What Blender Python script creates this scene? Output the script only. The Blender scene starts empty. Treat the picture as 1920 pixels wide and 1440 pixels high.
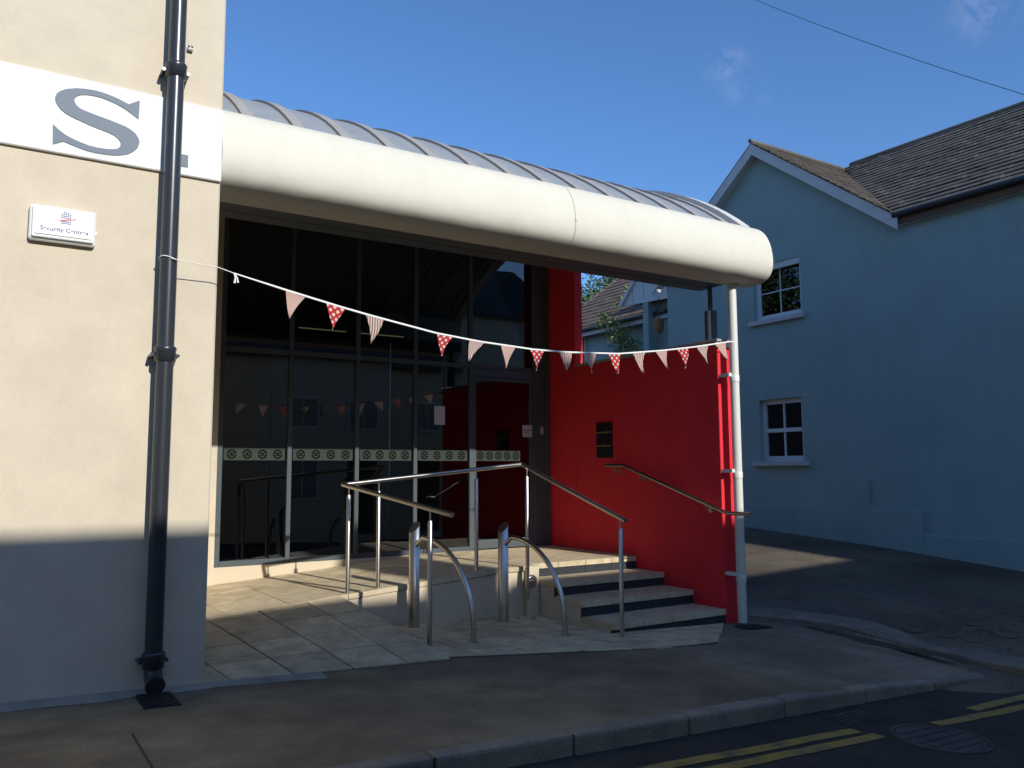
import bpy, bmesh, math, random
from mathutils import Matrix, Vector
R = math.radians
random.seed(7)
sc = bpy.context.scene
COL = sc.collection

# ------------------------------------------------------------------ camera
cam_d = bpy.data.cameras.new('camera')
cam_d.sensor_fit = 'HORIZONTAL'; cam_d.sensor_width = 36.0
cam_d.lens = 1555.5 / 1920 * 36.0
cam_d.clip_start = 0.05; cam_d.clip_end = 2000
cam = bpy.data.objects.new('camera', cam_d); COL.objects.link(cam)
_p, _a, _r = R(6.02), R(32.72), R(-0.30)
_F = Vector((math.sin(_a) * math.cos(_p), math.cos(_a) * math.cos(_p), math.sin(_p)))
_Rt = Vector((math.cos(_a), -math.sin(_a), 0)); _U = _Rt.cross(_F)
_R2 = _Rt * math.cos(_r) + _U * math.sin(_r); _U2 = _U * math.cos(_r) - _Rt * math.sin(_r)
cam.matrix_world = Matrix(((_R2.x, _U2.x, -_F.x, 0), (_R2.y, _U2.y, -_F.y, 0), (_R2.z, _U2.z, -_F.z, 1.5), (0, 0, 0, 1)))
sc.camera = cam

# ------------------------------------------------------------------ sky, sun, exposure
SUN = Vector((0.118, -1.0, 0.50)).normalized()          # towards the sun
ELEV = math.asin(SUN.z); AZ = math.atan2(SUN.x, SUN.y)  # clockwise from +Y
world = bpy.data.worlds.new('World'); sc.world = world; world.use_nodes = True
wn = world.node_tree; wn.nodes.clear()
w_out = wn.nodes.new('ShaderNodeOutputWorld'); w_bg = wn.nodes.new('ShaderNodeBackground')
sky = wn.nodes.new('ShaderNodeTexSky'); sky.sky_type = 'NISHITA'; sky.sun_disc = False
sky.sun_elevation = ELEV; sky.sun_rotation = AZ
sky.air_density = 1.0; sky.dust_density = 0.2; sky.ozone_density = 8.5; sky.altitude = 50
w_bg.inputs['Strength'].default_value = 0.15
w_tc = wn.nodes.new('ShaderNodeTexCoord'); w_no = wn.nodes.new('ShaderNodeTexNoise')
w_no.inputs['Scale'].default_value = 22.0; w_no.inputs['Detail'].default_value = 8.0; w_no.inputs['Roughness'].default_value = 0.6; w_no.inputs['Distortion'].default_value = 0.8
wn.links.new(w_tc.outputs['Generated'], w_no.inputs['Vector'])
w_mr = wn.nodes.new('ShaderNodeMapRange'); w_mr.inputs['From Min'].default_value = 0.42; w_mr.inputs['From Max'].default_value = 0.75; wn.links.new(w_no.outputs[0], w_mr.inputs['Value'])
w_sum = None
for d_, rad_, k_ in (((0.669, 0.600, 0.439), 0.035, 0.30), ((0.691, 0.595, 0.412), 0.035, 0.16), ((0.800, 0.390, 0.455), 0.055, 0.34)):   # three faint wisps
    v_ = wn.nodes.new('ShaderNodeVectorMath'); v_.operation = 'DISTANCE'; v_.inputs[1].default_value = d_; wn.links.new(w_tc.outputs['Generated'], v_.inputs[0])
    m_ = wn.nodes.new('ShaderNodeMapRange'); m_.interpolation_type = 'SMOOTHSTEP'; m_.inputs['From Min'].default_value = rad_; m_.inputs['From Max'].default_value = 0.0; m_.inputs['To Max'].default_value = k_
    wn.links.new(v_.outputs['Value'], m_.inputs['Value'])
    if w_sum is None: w_sum = m_.outputs[0]
    else:
        a_ = wn.nodes.new('ShaderNodeMath'); a_.operation = 'ADD'; wn.links.new(w_sum, a_.inputs[0]); wn.links.new(m_.outputs[0], a_.inputs[1]); w_sum = a_.outputs[0]
w_mu = wn.nodes.new('ShaderNodeMath'); w_mu.operation = 'MULTIPLY'; wn.links.new(w_sum, w_mu.inputs[0]); wn.links.new(w_mr.outputs[0], w_mu.inputs[1])
w_mx = wn.nodes.new('ShaderNodeMix'); w_mx.data_type = 'RGBA'; w_mx.inputs[7].default_value = (4.6, 4.9, 5.6, 1)
wn.links.new(w_mu.outputs[0], w_mx.inputs[0]); wn.links.new(sky.outputs[0], w_mx.inputs[6])
wn.links.new(w_mx.outputs[2], w_bg.inputs[0]); wn.links.new(w_bg.outputs[0], w_out.inputs[0])
sun_d = bpy.data.lights.new('sun', 'SUN'); sun_d.energy = 3.7; sun_d.angle = R(0.53); sun_d.color = (1.0, 0.985, 0.94)
sun = bpy.data.objects.new('sun', sun_d); COL.objects.link(sun)
sun.rotation_euler = SUN.to_track_quat('Z', 'Y').to_euler()
sc.view_settings.view_transform = 'Standard'; sc.view_settings.look = 'None'
sc.view_settings.exposure = 0.26; sc.view_settings.gamma = 1.0; sc.view_settings.use_curve_mapping = False
sc.cycles.max_bounces = 8; sc.cycles.transparent_max_bounces = 12

# ------------------------------------------------------------------ materials
def _nt(name):
    m = bpy.data.materials.new(name); m.use_nodes = True
    nt = m.node_tree; b = nt.nodes['Principled BSDF']
    return m, nt, b

def N(nt, t, **kw):
    n = nt.nodes.new(t)
    for k, v in kw.items():
        if k.startswith('i_'): n.inputs[k[2:].replace('_', ' ')].default_value = v
        else: setattr(n, k, v)
    return n

def mat(name, col, rough=0.7, var=0.12, scale=6.0, fine=60.0, bump=0.15, dist=0.004, metal=0.0, spec=0.5,
        blotch=0.0, bscale=0.7, bcol=None, objvar=0.0, coat=0.0, aniso=None, stretch=None, streak=0.0, stcol=None, wav=0.0):
    m, nt, b = _nt(name); L = nt.links
    tc = N(nt, 'ShaderNodeTexCoord'); src = tc.outputs['Object']
    if stretch:
        mp = N(nt, 'ShaderNodeMapping'); mp.inputs['Scale'].default_value = stretch
        L.new(src, mp.inputs['Vector']); src = mp.outputs[0]
    n1 = N(nt, 'ShaderNodeTexNoise', i_Scale=scale, i_Detail=6.0, i_Roughness=0.6); L.new(src, n1.inputs['Vector'])
    n2 = N(nt, 'ShaderNodeTexNoise', i_Scale=fine, i_Detail=3.0, i_Roughness=0.6); L.new(src, n2.inputs['Vector'])
    add = N(nt, 'ShaderNodeMath', operation='ADD'); L.new(n1.outputs[0], add.inputs[0]); L.new(n2.outputs[0], add.inputs[1])
    mr = N(nt, 'ShaderNodeMapRange'); mr.inputs['From Min'].default_value = 0.6; mr.inputs['From Max'].default_value = 1.4
    mr.inputs['To Min'].default_value = 1 - var; mr.inputs['To Max'].default_value = 1 + var
    L.new(add.outputs[0], mr.inputs['Value'])
    fac = mr.outputs[0]
    if objvar:
        oi = N(nt, 'ShaderNodeObjectInfo')
        mo = N(nt, 'ShaderNodeMapRange'); mo.inputs['To Min'].default_value = 1 - objvar; mo.inputs['To Max'].default_value = 1 + objvar
        L.new(oi.outputs['Random'], mo.inputs['Value'])
        mu = N(nt, 'ShaderNodeMath', operation='MULTIPLY'); L.new(fac, mu.inputs[0]); L.new(mo.outputs[0], mu.inputs[1]); fac = mu.outputs[0]
    vm = N(nt, 'ShaderNodeVectorMath', operation='SCALE'); vm.inputs[0].default_value = col; L.new(fac, vm.inputs['Scale'])
    cout = vm.outputs[0]
    if blotch:
        n3 = N(nt, 'ShaderNodeTexNoise', i_Scale=bscale, i_Detail=5.0, i_Roughness=0.65); L.new(src, n3.inputs['Vector'])
        m3 = N(nt, 'ShaderNodeMapRange'); m3.inputs['From Min'].default_value = 0.42; m3.inputs['From Max'].default_value = 0.68
        m3.inputs['To Max'].default_value = blotch; L.new(n3.outputs[0], m3.inputs['Value'])
        mx = N(nt, 'ShaderNodeMix', data_type='RGBA'); L.new(m3.outputs[0], mx.inputs[0]); L.new(cout, mx.inputs[6])
        mx.inputs[7].default_value = (*(bcol or tuple(c * 0.45 for c in col)), 1); cout = mx.outputs[2]
    if streak:
        mps = N(nt, 'ShaderNodeMapping'); mps.inputs['Scale'].default_value = (1.7, 1.7, 0.28); L.new(tc.outputs['Object'], mps.inputs['Vector'])
        n4 = N(nt, 'ShaderNodeTexNoise', i_Scale=1.6, i_Detail=8.0, i_Roughness=0.7, i_Distortion=0.4); L.new(mps.outputs[0], n4.inputs['Vector'])
        m4 = N(nt, 'ShaderNodeMapRange'); m4.inputs['From Min'].default_value = 0.47; m4.inputs['From Max'].default_value = 0.75
        m4.inputs['To Max'].default_value = streak; L.new(n4.outputs[0], m4.inputs['Value'])
        mx4 = N(nt, 'ShaderNodeMix', data_type='RGBA'); L.new(m4.outputs[0], mx4.inputs[0]); L.new(cout, mx4.inputs[6])
        mx4.inputs[7].default_value = (*(stcol or tuple(c * 0.5 for c in col)), 1); cout = mx4.outputs[2]
    L.new(cout, b.inputs['Base Color'])
    b.inputs['Roughness'].default_value = rough; b.inputs['Metallic'].default_value = metal
    b.inputs['Specular IOR Level'].default_value = spec
    if coat: b.inputs['Coat Weight'].default_value = coat; b.inputs['Coat Roughness'].default_value = 0.15
    if bump:
        bp = N(nt, 'ShaderNodeBump'); bp.inputs['Strength'].default_value = bump; bp.inputs['Distance'].default_value = dist
        L.new(add.outputs[0], bp.inputs['Height']); L.new(bp.outputs[0], b.inputs['Normal'])
    if wav:      # slow waviness of a hand floated or sheet surface
        nw = N(nt, 'ShaderNodeTexNoise', i_Scale=1.8, i_Detail=2.0); L.new(tc.outputs['Object'], nw.inputs['Vector'])
        bw = N(nt, 'ShaderNodeBump'); bw.inputs['Strength'].default_value = wav; bw.inputs['Distance'].default_value = 0.06
        L.new(nw.outputs[0], bw.inputs['Height'])
        if b.inputs['Normal'].links: L.new(b.inputs['Normal'].links[0].from_socket, bw.inputs['Normal'])
        L.new(bw.outputs[0], b.inputs['Normal'])
    return m

M = {}
M['cream'] = mat('cream render', (0.61, 0.52, 0.385), 0.9, 0.13, 3, 120, 0.45, 0.004, streak=0.07, wav=0.22, blotch=0.16, bscale=0.9, bcol=(0.5, 0.42, 0.33))
M['cream2'] = mat('cream plaster upstand', (0.62, 0.515, 0.365), 0.9, 0.05, 4, 120, 0.2, 0.003, blotch=0.25, bscale=2.5, bcol=(0.42, 0.36, 0.28))
M['band'] = mat('white painted plaster band', (0.80, 0.79, 0.73), 0.8, 0.03, 3, 120, 0.15, 0.002)
M['letter'] = mat('slate grey letter paint', (0.135, 0.165, 0.20), 0.6, 0.05)
M['fascia'] = mat('cream white aluminium', (0.67, 0.63, 0.515), 0.62, 0.025, 1.2, 40, 0.0, 0.002, spec=0.25, blotch=0.15, bscale=1.3, bcol=(0.60, 0.57, 0.47), streak=0.22, stcol=(0.50, 0.46, 0.36), wav=0.35)
M['rib'] = mat('grey beige rib metal', (0.36, 0.335, 0.31), 0.55, 0.08, 4, 50, 0.05)
M['trim'] = mat('pale edge trim', (0.66, 0.64, 0.58), 0.45, 0.04)
M['pane_roof'] = mat('grey blue polycarbonate', (0.30, 0.315, 0.325), 0.45, 0.10, 5, 30, 0.04, spec=0.35, blotch=0.5, bscale=3, bcol=(0.33, 0.36, 0.37), streak=0.4, stcol=(0.18, 0.19, 0.19))
M['steel_dark'] = mat('dark grey steel', (0.075, 0.085, 0.095), 0.5, 0.08, 5, 60, 0.05)
M['frame'] = mat('grey powder coated frame', (0.085, 0.10, 0.105), 0.65, 0.06, 5, 90, 0.05, spec=0.15)
M['red'] = mat('red painted render', (0.78, 0.030, 0.040), 0.75, 0.16, 2.5, 110, 0.3, 0.004, spec=0.3, streak=0.30, stcol=(0.62, 0.04, 0.045), blotch=0.2, bscale=1.1, bcol=(0.66, 0.016, 0.02), wav=0.2)
M['pipe_black'] = mat('black cast iron gloss paint', (0.028, 0.031, 0.036), 0.28, 0.10, 6, 70, 0.12, 0.002)
M['pipe_white'] = mat('off white pipe', (0.66, 0.64, 0.56), 0.45, 0.05, 5, 60, 0.05)
M['steel'] = mat('brushed stainless steel', (0.56, 0.53, 0.49), 0.30, 0.06, 8, 200, 0.06, 0.001, metal=1.0, blotch=0.25, bscale=5, bcol=(0.42, 0.39, 0.35), stretch=(1, 1, 0.15))
M['paver'] = mat('granite effect paving flag', (0.60, 0.475, 0.29), 0.9, 0.55, 5, 110, 0.6, 0.004, objvar=0.12, blotch=0.35, bscale=1.6, bcol=(0.38, 0.30, 0.18))
M['mortar'] = mat('dark mortar joint', (0.055, 0.05, 0.036), 0.95, 0.2, 9, 90, 0.4)
M['nosing'] = mat('pale granite step', (0.56, 0.455, 0.29), 0.85, 0.40, 8, 150, 0.25, 0.002, objvar=0.06)
M['riser'] = mat('dark blue grey riser tile', (0.042, 0.044, 0.050), 0.85, 0.25, 8, 120, 0.1, spec=0.15)
M['concrete'] = mat('pavement concrete', (0.225, 0.170, 0.098), 0.92, 0.75, 2.2, 130, 0.6, 0.005, blotch=0.8, bscale=0.75, bcol=(0.12, 0.088, 0.05))
def pave_patch(m):
    nt = m.node_tree; L = nt.links; b = nt.nodes['Principled BSDF']; src = b.inputs['Base Color'].links[0].from_socket
    tc = N(nt, 'ShaderNodeTexCoord'); sp = N(nt, 'ShaderNodeSeparateXYZ'); L.new(tc.outputs['Object'], sp.inputs[0])
    ns = N(nt, 'ShaderNodeTexNoise', i_Scale=3.0); L.new(tc.outputs['Object'], ns.inputs['Vector'])
    ad = N(nt, 'ShaderNodeMath', operation='MULTIPLY_ADD'); L.new(ns.outputs[0], ad.inputs[0]); ad.inputs[1].default_value = 0.10; L.new(sp.outputs[0], ad.inputs[2])
    mr = N(nt, 'ShaderNodeMapRange'); mr.inputs['From Min'].default_value = 5.52; mr.inputs['From Max'].default_value = 5.56; L.new(ad.outputs[0], mr.inputs['Value'])
    hs = N(nt, 'ShaderNodeHueSaturation'); hs.inputs['Saturation'].default_value = 0.88; hs.inputs['Value'].default_value = 1.05; L.new(src, hs.inputs['Color'])
    mx = N(nt, 'ShaderNodeMix', data_type='RGBA'); L.new(mr.outputs[0], mx.inputs[0]); L.new(src, mx.inputs[6]); L.new(hs.outputs[0], mx.inputs[7]); L.new(mx.outputs[2], b.inputs['Base Color'])
pave_patch(M['concrete'])
M['kerb'] = mat('kerb concrete', (0.26, 0.215, 0.15), 0.9, 0.45, 4, 80, 0.5, 0.005, objvar=0.14, blotch=0.6, bscale=1.8, bcol=(0.10, 0.10, 0.10))
M['edging'] = mat('old concrete edging', (0.21, 0.17, 0.12), 0.95, 0.5, 4, 70, 0.5, 0.006, blotch=0.6, bscale=1.4, bcol=(0.11, 0.10, 0.09))
M['fillet'] = mat('pale cement fillet', (0.34, 0.30, 0.235), 0.95, 0.25, 5, 90, 0.5, 0.005, blotch=0.6, bscale=3, bcol=(0.18, 0.15, 0.11))
M['asphalt'] = mat('road asphalt', (0.032, 0.027, 0.020), 0.93, 1.0, 3, 110, 0.7, 0.006, blotch=0.5, bscale=0.8, bcol=(0.018, 0.016, 0.014))
M['drive'] = mat('worn driveway tarmac', (0.165, 0.128, 0.083), 0.95, 0.95, 1.6, 60, 0.9, 0.02, blotch=0.92, bscale=0.8, bcol=(0.045, 0.038, 0.030))
M['soil'] = mat('cracked mossy soil', (0.05, 0.045, 0.03), 0.95, 0.4, 7, 60, 0.8, 0.01)
M['yellow'] = mat('worn yellow line paint', (0.36, 0.24, 0.045), 0.85, 0.3, 6, 120, 0.5, 0.003, blotch=0.95, bscale=6, bcol=(0.10, 0.08, 0.045))
M['iron'] = mat('cast iron cover', (0.085, 0.073, 0.06), 0.6, 0.35, 9, 80, 0.5, 0.003, metal=0.3, blotch=0.9, bscale=5, bcol=(0.03, 0.027, 0.022))
M['grate'] = mat('black grating', (0.018, 0.019, 0.022), 0.5, 0.2)
M['blue'] = mat('blue masonry paint', (0.315, 0.415, 0.405), 0.9, 0.22, 1.2, 60, 0.6, 0.006, blotch=0.4, bscale=0.6, bcol=(0.26, 0.355, 0.36), streak=0.35, stcol=(0.22, 0.30, 0.30), wav=0.25)
M['upvc'] = mat('white window frame', (0.72, 0.72, 0.71), 0.4, 0.03)
M['sill'] = mat('painted concrete sill', (0.55, 0.54, 0.53), 0.8, 0.10, 6, 80, 0.2)
M['slate'] = mat('weathered roof tile', (0.10, 0.086, 0.074), 0.85, 0.35, 3, 45, 0.6, 0.008, blotch=0.6, bscale=0.9, bcol=(0.17, 0.145, 0.115))
M['slate_brown'] = mat('brown concrete roof tile', (0.145, 0.098, 0.070), 0.9, 0.3, 3, 45, 0.5, 0.008, blotch=0.5, bscale=1.2, bcol=(0.19, 0.15, 0.11))
M['barge'] = mat('white painted bargeboard', (0.62, 0.61, 0.60), 0.6, 0.08, 3, 60, 0.1)
M['gutter'] = mat('dark gutter', (0.03, 0.032, 0.036), 0.4, 0.1)
M['brownwood'] = mat('brown stained timber', (0.12, 0.07, 0.04), 0.6, 0.2)
M['box_white'] = mat('white plastic', (0.78, 0.78, 0.75), 0.35, 0.02, 3, 60, 0.02)
M['navy'] = mat('navy print', (0.035, 0.04, 0.13), 0.5, 0.02, bump=0)
M['redprint'] = mat('red print', (0.65, 0.05, 0.08), 0.5, 0.02, bump=0)
M['black'] = mat('black plastic', (0.012, 0.012, 0.014), 0.35, 0.1)
M['brass'] = mat('yellow brass slot', (0.50, 0.34, 0.06), 0.45, 0.1, metal=0.4)
M['paper'] = mat('white paper', (0.62, 0.60, 0.62), 0.8, 0.03, bump=0)
M['greyprint'] = mat('grey print', (0.05, 0.05, 0.06), 0.8, 0.03, bump=0)
M['frost'] = mat('frosted film', (0.050, 0.058, 0.049), 0.9, 0.06, bump=0, spec=0.0)
M['emblem'] = mat('dark film emblem', (0.006, 0.007, 0.006), 0.9, 0.05, bump=0, spec=0.0)
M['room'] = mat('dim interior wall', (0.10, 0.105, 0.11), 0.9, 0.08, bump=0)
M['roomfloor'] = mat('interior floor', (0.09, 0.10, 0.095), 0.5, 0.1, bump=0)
M['cotton'] = mat('white cotton tape', (0.78, 0.76, 0.70), 0.9, 0.06, 30, 200, 0.3)
M['leaf'] = mat('tree leaf', (0.065, 0.105, 0.030), 0.6, 0.35, 1.2, 12, 0, objvar=0.1)
M['leaf2'] = mat('climber leaf', (0.22, 0.25, 0.05), 0.6, 0.4, 3, 20, 0)
M['twig'] = mat('brown twig', (0.09, 0.06, 0.04), 0.9, 0.25)
M['dead'] = mat('dry fallen leaf', (0.22, 0.10, 0.035), 0.8, 0.3)
M['terracotta'] = mat('terracotta pot', (0.36, 0.15, 0.08), 0.85, 0.15)
M['opp_a'] = mat('buff rendered house front', (0.66, 0.53, 0.36), 0.9, 0.08, 2, 60, 0.2)
M['opp_b'] = mat('cream rendered house front', (0.66, 0.57, 0.44), 0.9, 0.08, 2, 60, 0.2)
M['blind'] = mat('glazing over a pale blind', (0.36, 0.32, 0.26), 0.15, 0.05, bump=0)
M['brick'] = mat('chimney brick', (0.22, 0.11, 0.075), 0.9, 0.2, 6, 60, 0.4)
M['cable'] = mat('black cable', (0.02, 0.02, 0.022), 0.6, 0.1)

def glass_mat(name, tint, ior=1.55, rough=0.0):
    m = bpy.data.materials.new(name); m.use_nodes = True; nt = m.node_tree; nt.nodes.clear()
    o = N(nt, 'ShaderNodeOutputMaterial'); mx = N(nt, 'ShaderNodeMixShader'); fr = N(nt, 'ShaderNodeFresnel'); fr.inputs['IOR'].default_value = ior
    t = N(nt, 'ShaderNodeBsdfTransparent'); t.inputs[0].default_value = (*tint, 1)
    g = N(nt, 'ShaderNodeBsdfGlossy'); g.inputs['Roughness'].default_value = rough; g.inputs[0].default_value = (0.95, 0.97, 1, 1)
    tcg = N(nt, 'ShaderNodeTexCoord'); ng = N(nt, 'ShaderNodeTexNoise', i_Scale=1.3, i_Detail=2.0); nt.links.new(tcg.outputs['Object'], ng.inputs['Vector'])
    bg_ = N(nt, 'ShaderNodeBump'); bg_.inputs['Strength'].default_value = 0.04; bg_.inputs['Distance'].default_value = 0.02
    nt.links.new(ng.outputs[0], bg_.inputs['Height']); nt.links.new(bg_.outputs[0], g.inputs['Normal'])
    nt.links.new(fr.outputs[0], mx.inputs[0]); nt.links.new(t.outputs[0], mx.inputs[1]); nt.links.new(g.outputs[0], mx.inputs[2])
    nt.links.new(mx.outputs[0], o.inputs[0]); return m
M['glass'] = glass_mat('tinted shopfront glass', (0.30, 0.33, 0.34), 1.78)
M['glass_win'] = glass_mat('house window glass', (0.35, 0.38, 0.38), 1.75)

def lamp_mat(name, col, s):
    m, nt, b = _nt(name); b.inputs['Emission Color'].default_value = (*col, 1); b.inputs['Emission Strength'].default_value = s
    b.inputs['Base Color'].default_value = (*col, 1); return m
M['lamp'] = lamp_mat('dim linear lamp', (1.0, 0.85, 0.4), 0.55)

def flag_mat(kind):
    m, nt, b = _nt('bunting cloth ' + kind); L = nt.links
    tc = N(nt, 'ShaderNodeTexCoord'); sp = N(nt, 'ShaderNodeSeparateXYZ'); L.new(tc.outputs['UV'], sp.inputs[0])
    def cell(s, off, per):
        a = N(nt, 'ShaderNodeMath', operation='ADD'); L.new(s, a.inputs[0]); a.inputs[1].default_value = off
        d = N(nt, 'ShaderNodeMath', operation='DIVIDE'); L.new(a.outputs[0], d.inputs[0]); d.inputs[1].default_value = per
        f = N(nt, 'ShaderNodeMath', operation='FRACT'); L.new(d.outputs[0], f.inputs[0])
        c = N(nt, 'ShaderNodeMath', operation='SUBTRACT'); L.new(f.outputs[0], c.inputs[0]); c.inputs[1].default_value = 0.5
        return c.outputs[0]
    b.inputs['Roughness'].default_value = 0.9; b.inputs['Specular IOR Level'].default_value = 0.1
    if kind == 'plain':
        n = N(nt, 'ShaderNodeTexNoise', i_Scale=40.0); L.new(tc.outputs['Object'], n.inputs['Vector'])
        mx = N(nt, 'ShaderNodeMix', data_type='RGBA'); L.new(n.outputs[0], mx.inputs[0]); mx.inputs[6].default_value = (0.66, 0.42, 0.34, 1); mx.inputs[7].default_value = (0.78, 0.54, 0.44, 1)
    elif kind == 'striped':
        c = cell(sp.outputs[0], 0, 0.0235)
        g = N(nt, 'ShaderNodeMath', operation='GREATER_THAN'); L.new(c, g.inputs[0]); g.inputs[1].default_value = 0.12
        mx = N(nt, 'ShaderNodeMix', data_type='RGBA'); L.new(g.outputs[0], mx.inputs[0]); mx.inputs[6].default_value = (0.76, 0.66, 0.56, 1); mx.inputs[7].default_value = (0.34, 0.10, 0.08, 1)
    else:
        ms = []
        for ox, oz in ((0, 0), (0.0325, 0.0325)):
            cx = cell(sp.outputs[0], ox, 0.065); cz = cell(sp.outputs[1], oz, 0.065)
            v = N(nt, 'ShaderNodeCombineXYZ'); L.new(cx, v.inputs[0]); L.new(cz, v.inputs[1])
            l = N(nt, 'ShaderNodeVectorMath', operation='LENGTH'); L.new(v.outputs[0], l.inputs[0])
            g = N(nt, 'ShaderNodeMath', operation='LESS_THAN'); L.new(l.outputs['Value'], g.inputs[0]); g.inputs[1].default_value = 0.21
            ms.append(g.outputs[0])
        a = N(nt, 'ShaderNodeMath', operation='MAXIMUM'); L.new(ms[0], a.inputs[0]); L.new(ms[1], a.inputs[1])
        mx = N(nt, 'ShaderNodeMix', data_type='RGBA'); L.new(a.outputs[0], mx.inputs[0]); mx.inputs[6].default_value = (0.62, 0.045, 0.05, 1); mx.inputs[7].default_value = (0.82, 0.76, 0.64, 1)
    L.new(mx.outputs[2], b.inputs['Base Color'])
    # thin cloth lets some light through
    tr = N(nt, 'ShaderNodeBsdfTranslucent'); L.new(mx.outputs[2], tr.inputs[0]); ms_ = N(nt, 'ShaderNodeMixShader'); ms_.inputs[0].default_value = 0.38
    out = nt.nodes['Material Output']; L.new(b.outputs[0], ms_.inputs[1]); L.new(tr.outputs[0], ms_.inputs[2]); L.new(ms_.outputs[0], out.inputs[0])
    return m
for k in ('plain', 'dotted', 'striped'): M['flag_' + k] = flag_mat(k)

# ------------------------------------------------------------------ mesh helpers (all vertices in world metres)
def link(o, parent=None):
    COL.objects.link(o)
    if parent is not None:
        o.parent = parent
        if parent.type == 'EMPTY': o.matrix_parent_inverse = Matrix.Translation(-parent.location)
    return o

class MB:
    def __init__(s): s.v = []; s.f = []; s.sm = []
    def quad(s, pts, smooth=False):
        i = len(s.v); s.v += [tuple(p) for p in pts]; s.f.append(tuple(range(i, i + len(pts)))); s.sm.append(smooth); return s
    def box(s, x0, x1, y0, y1, z0, z1):
        return s.hexa([(x0, y0), (x1, y0), (x1, y1), (x0, y1)], z0, z1)
    def hexa(s, poly, z0, z1):
        """prism over plan polygon; z0/z1 numbers, lists or functions of (x, y)"""
        n = len(poly); i = len(s.v)
        g = lambda z, k: z(*poly[k]) if callable(z) else (z[k] if isinstance(z, (list, tuple)) else z)
        s.v += [(*poly[k], g(z0, k)) for k in range(n)] + [(*poly[k], g(z1, k)) for k in range(n)]
        a = sum(poly[k][0] * poly[(k + 1) % n][1] - poly[(k + 1) % n][0] * poly[k][1] for k in range(n))
        top = list(range(i + n, i + 2 * n)); bot = list(range(i, i + n))
        if a < 0: top.reverse(); bot.reverse()
        s.f.append(tuple(top)); s.f.append(tuple(reversed(bot)))
        for k in range(n):
            q = (i + k, i + (k + 1) % n, i + n + (k + 1) % n, i + n + k)
            s.f.append(q if a > 0 else tuple(reversed(q)))
        s.sm += [False] * (n + 2); return s
    def extr(s, prof, ax, a0, a1, smooth=False, caps=True):
        """profile polygon in the two other axes, extruded along axis ax"""
        i = len(s.v); n = len(prof)
        def mk(p, a):
            q = list(p); q.insert(ax, a); return tuple(q)
        s.v += [mk(p, a0) for p in prof] + [mk(p, a1) for p in prof]
        for k in range(n):
            s.f.append((i + k, i + (k + 1) % n, i + n + (k + 1) % n, i + n + k)); s.sm.append(smooth)
        if caps:
            j = len(s.v); s.v += s.v[i:i + 2 * n]
            s.f.append(tuple(reversed(range(j, j + n)))); s.f.append(tuple(range(j + n, j + 2 * n))); s.sm += [False, False]
        return s
    def tube(s, pts, r, n=10, caps=True, flat=1.0):
        pts = [Vector(p) for p in pts]; i0 = len(s.v); rs = r if isinstance(r, (list, tuple)) else [r] * len(pts)
        up = None
        for k, p in enumerate(pts):
            d = (pts[min(k + 1, len(pts) - 1)] - pts[max(k - 1, 0)]).normalized()
            if up is None:
                up = Vector((0, 0, 1)) if abs(d.z) < 0.95 else Vector((1, 0, 0))
            a = d.cross(up).normalized(); b = a.cross(d).normalized(); up = b
            for j in range(n):
                t = 2 * math.pi * j / n
                s.v.append(tuple(p + a * (math.cos(t) * rs[k] * flat) + b * (math.sin(t) * rs[k])))
        for k in range(len(pts) - 1):
            for j in range(n):
                a_, b_ = i0 + k * n + j, i0 + k * n + (j + 1) % n
                s.f.append((a_, a_ + n, b_ + n, b_)); s.sm.append(True)
        if caps:
            q = len(s.v); m_ = i0 + (len(pts) - 1) * n; s.v += s.v[i0:i0 + n] + s.v[m_:m_ + n]
            s.f.append(tuple(q + j for j in range(n))); s.sm.append(False)
            s.f.append(tuple(q + n + j for j in reversed(range(n)))); s.sm.append(False)
        return s
    def build(s, name, material, parent=None, bevel=0.0, seg=1):
        me = bpy.data.meshes.new(name); me.from_pydata(s.v, [], s.f)
        me.polygons.foreach_set('use_smooth', s.sm)
        bm = bmesh.new(); bm.from_mesh(me)
        bmesh.ops.recalc_face_normals(bm, faces=bm.faces)
        if bevel:
            es = [e for e in bm.edges if len(e.link_faces) == 2 and e.calc_face_angle(0) > R(35)]
            bmesh.ops.bevel(bm, geom=es, offset=bevel, segments=seg, affect='EDGES', profile=0.5)
        bm.to_mesh(me); bm.free(); me.update()
        me.materials.append(M[material] if isinstance(material, str) else material)
        return link(bpy.data.objects.new(name, me), parent)

def box(name, m, x0, x1, y0, y1, z0, z1, parent=None, bevel=0.0):
    return MB().box(x0, x1, y0, y1, z0, z1).build(name, m, parent, bevel)

def tag(o, label, cat, group=None):
    o['label'] = label; o['category'] = cat
    if group: o['group'] = group
    return o
def struct(o): o['kind'] = 'structure'; return o
def stuff(o): o['kind'] = 'stuff'; return o
def thing(name, label, cat, loc, group=None):
    o = bpy.data.objects.new(name, None); o.empty_display_size = 0.2; o.location = loc; COL.objects.link(o)
    return tag(o, label, cat, group)

def lerp_table(t, P):
    if t <= P[0][0]: return P[0][1]
    for (a, b), (c, d) in zip(P, P[1:]):
        if t <= c: return b + (d - b) * (t - a) / (c - a)
    return P[-1][1]

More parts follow.
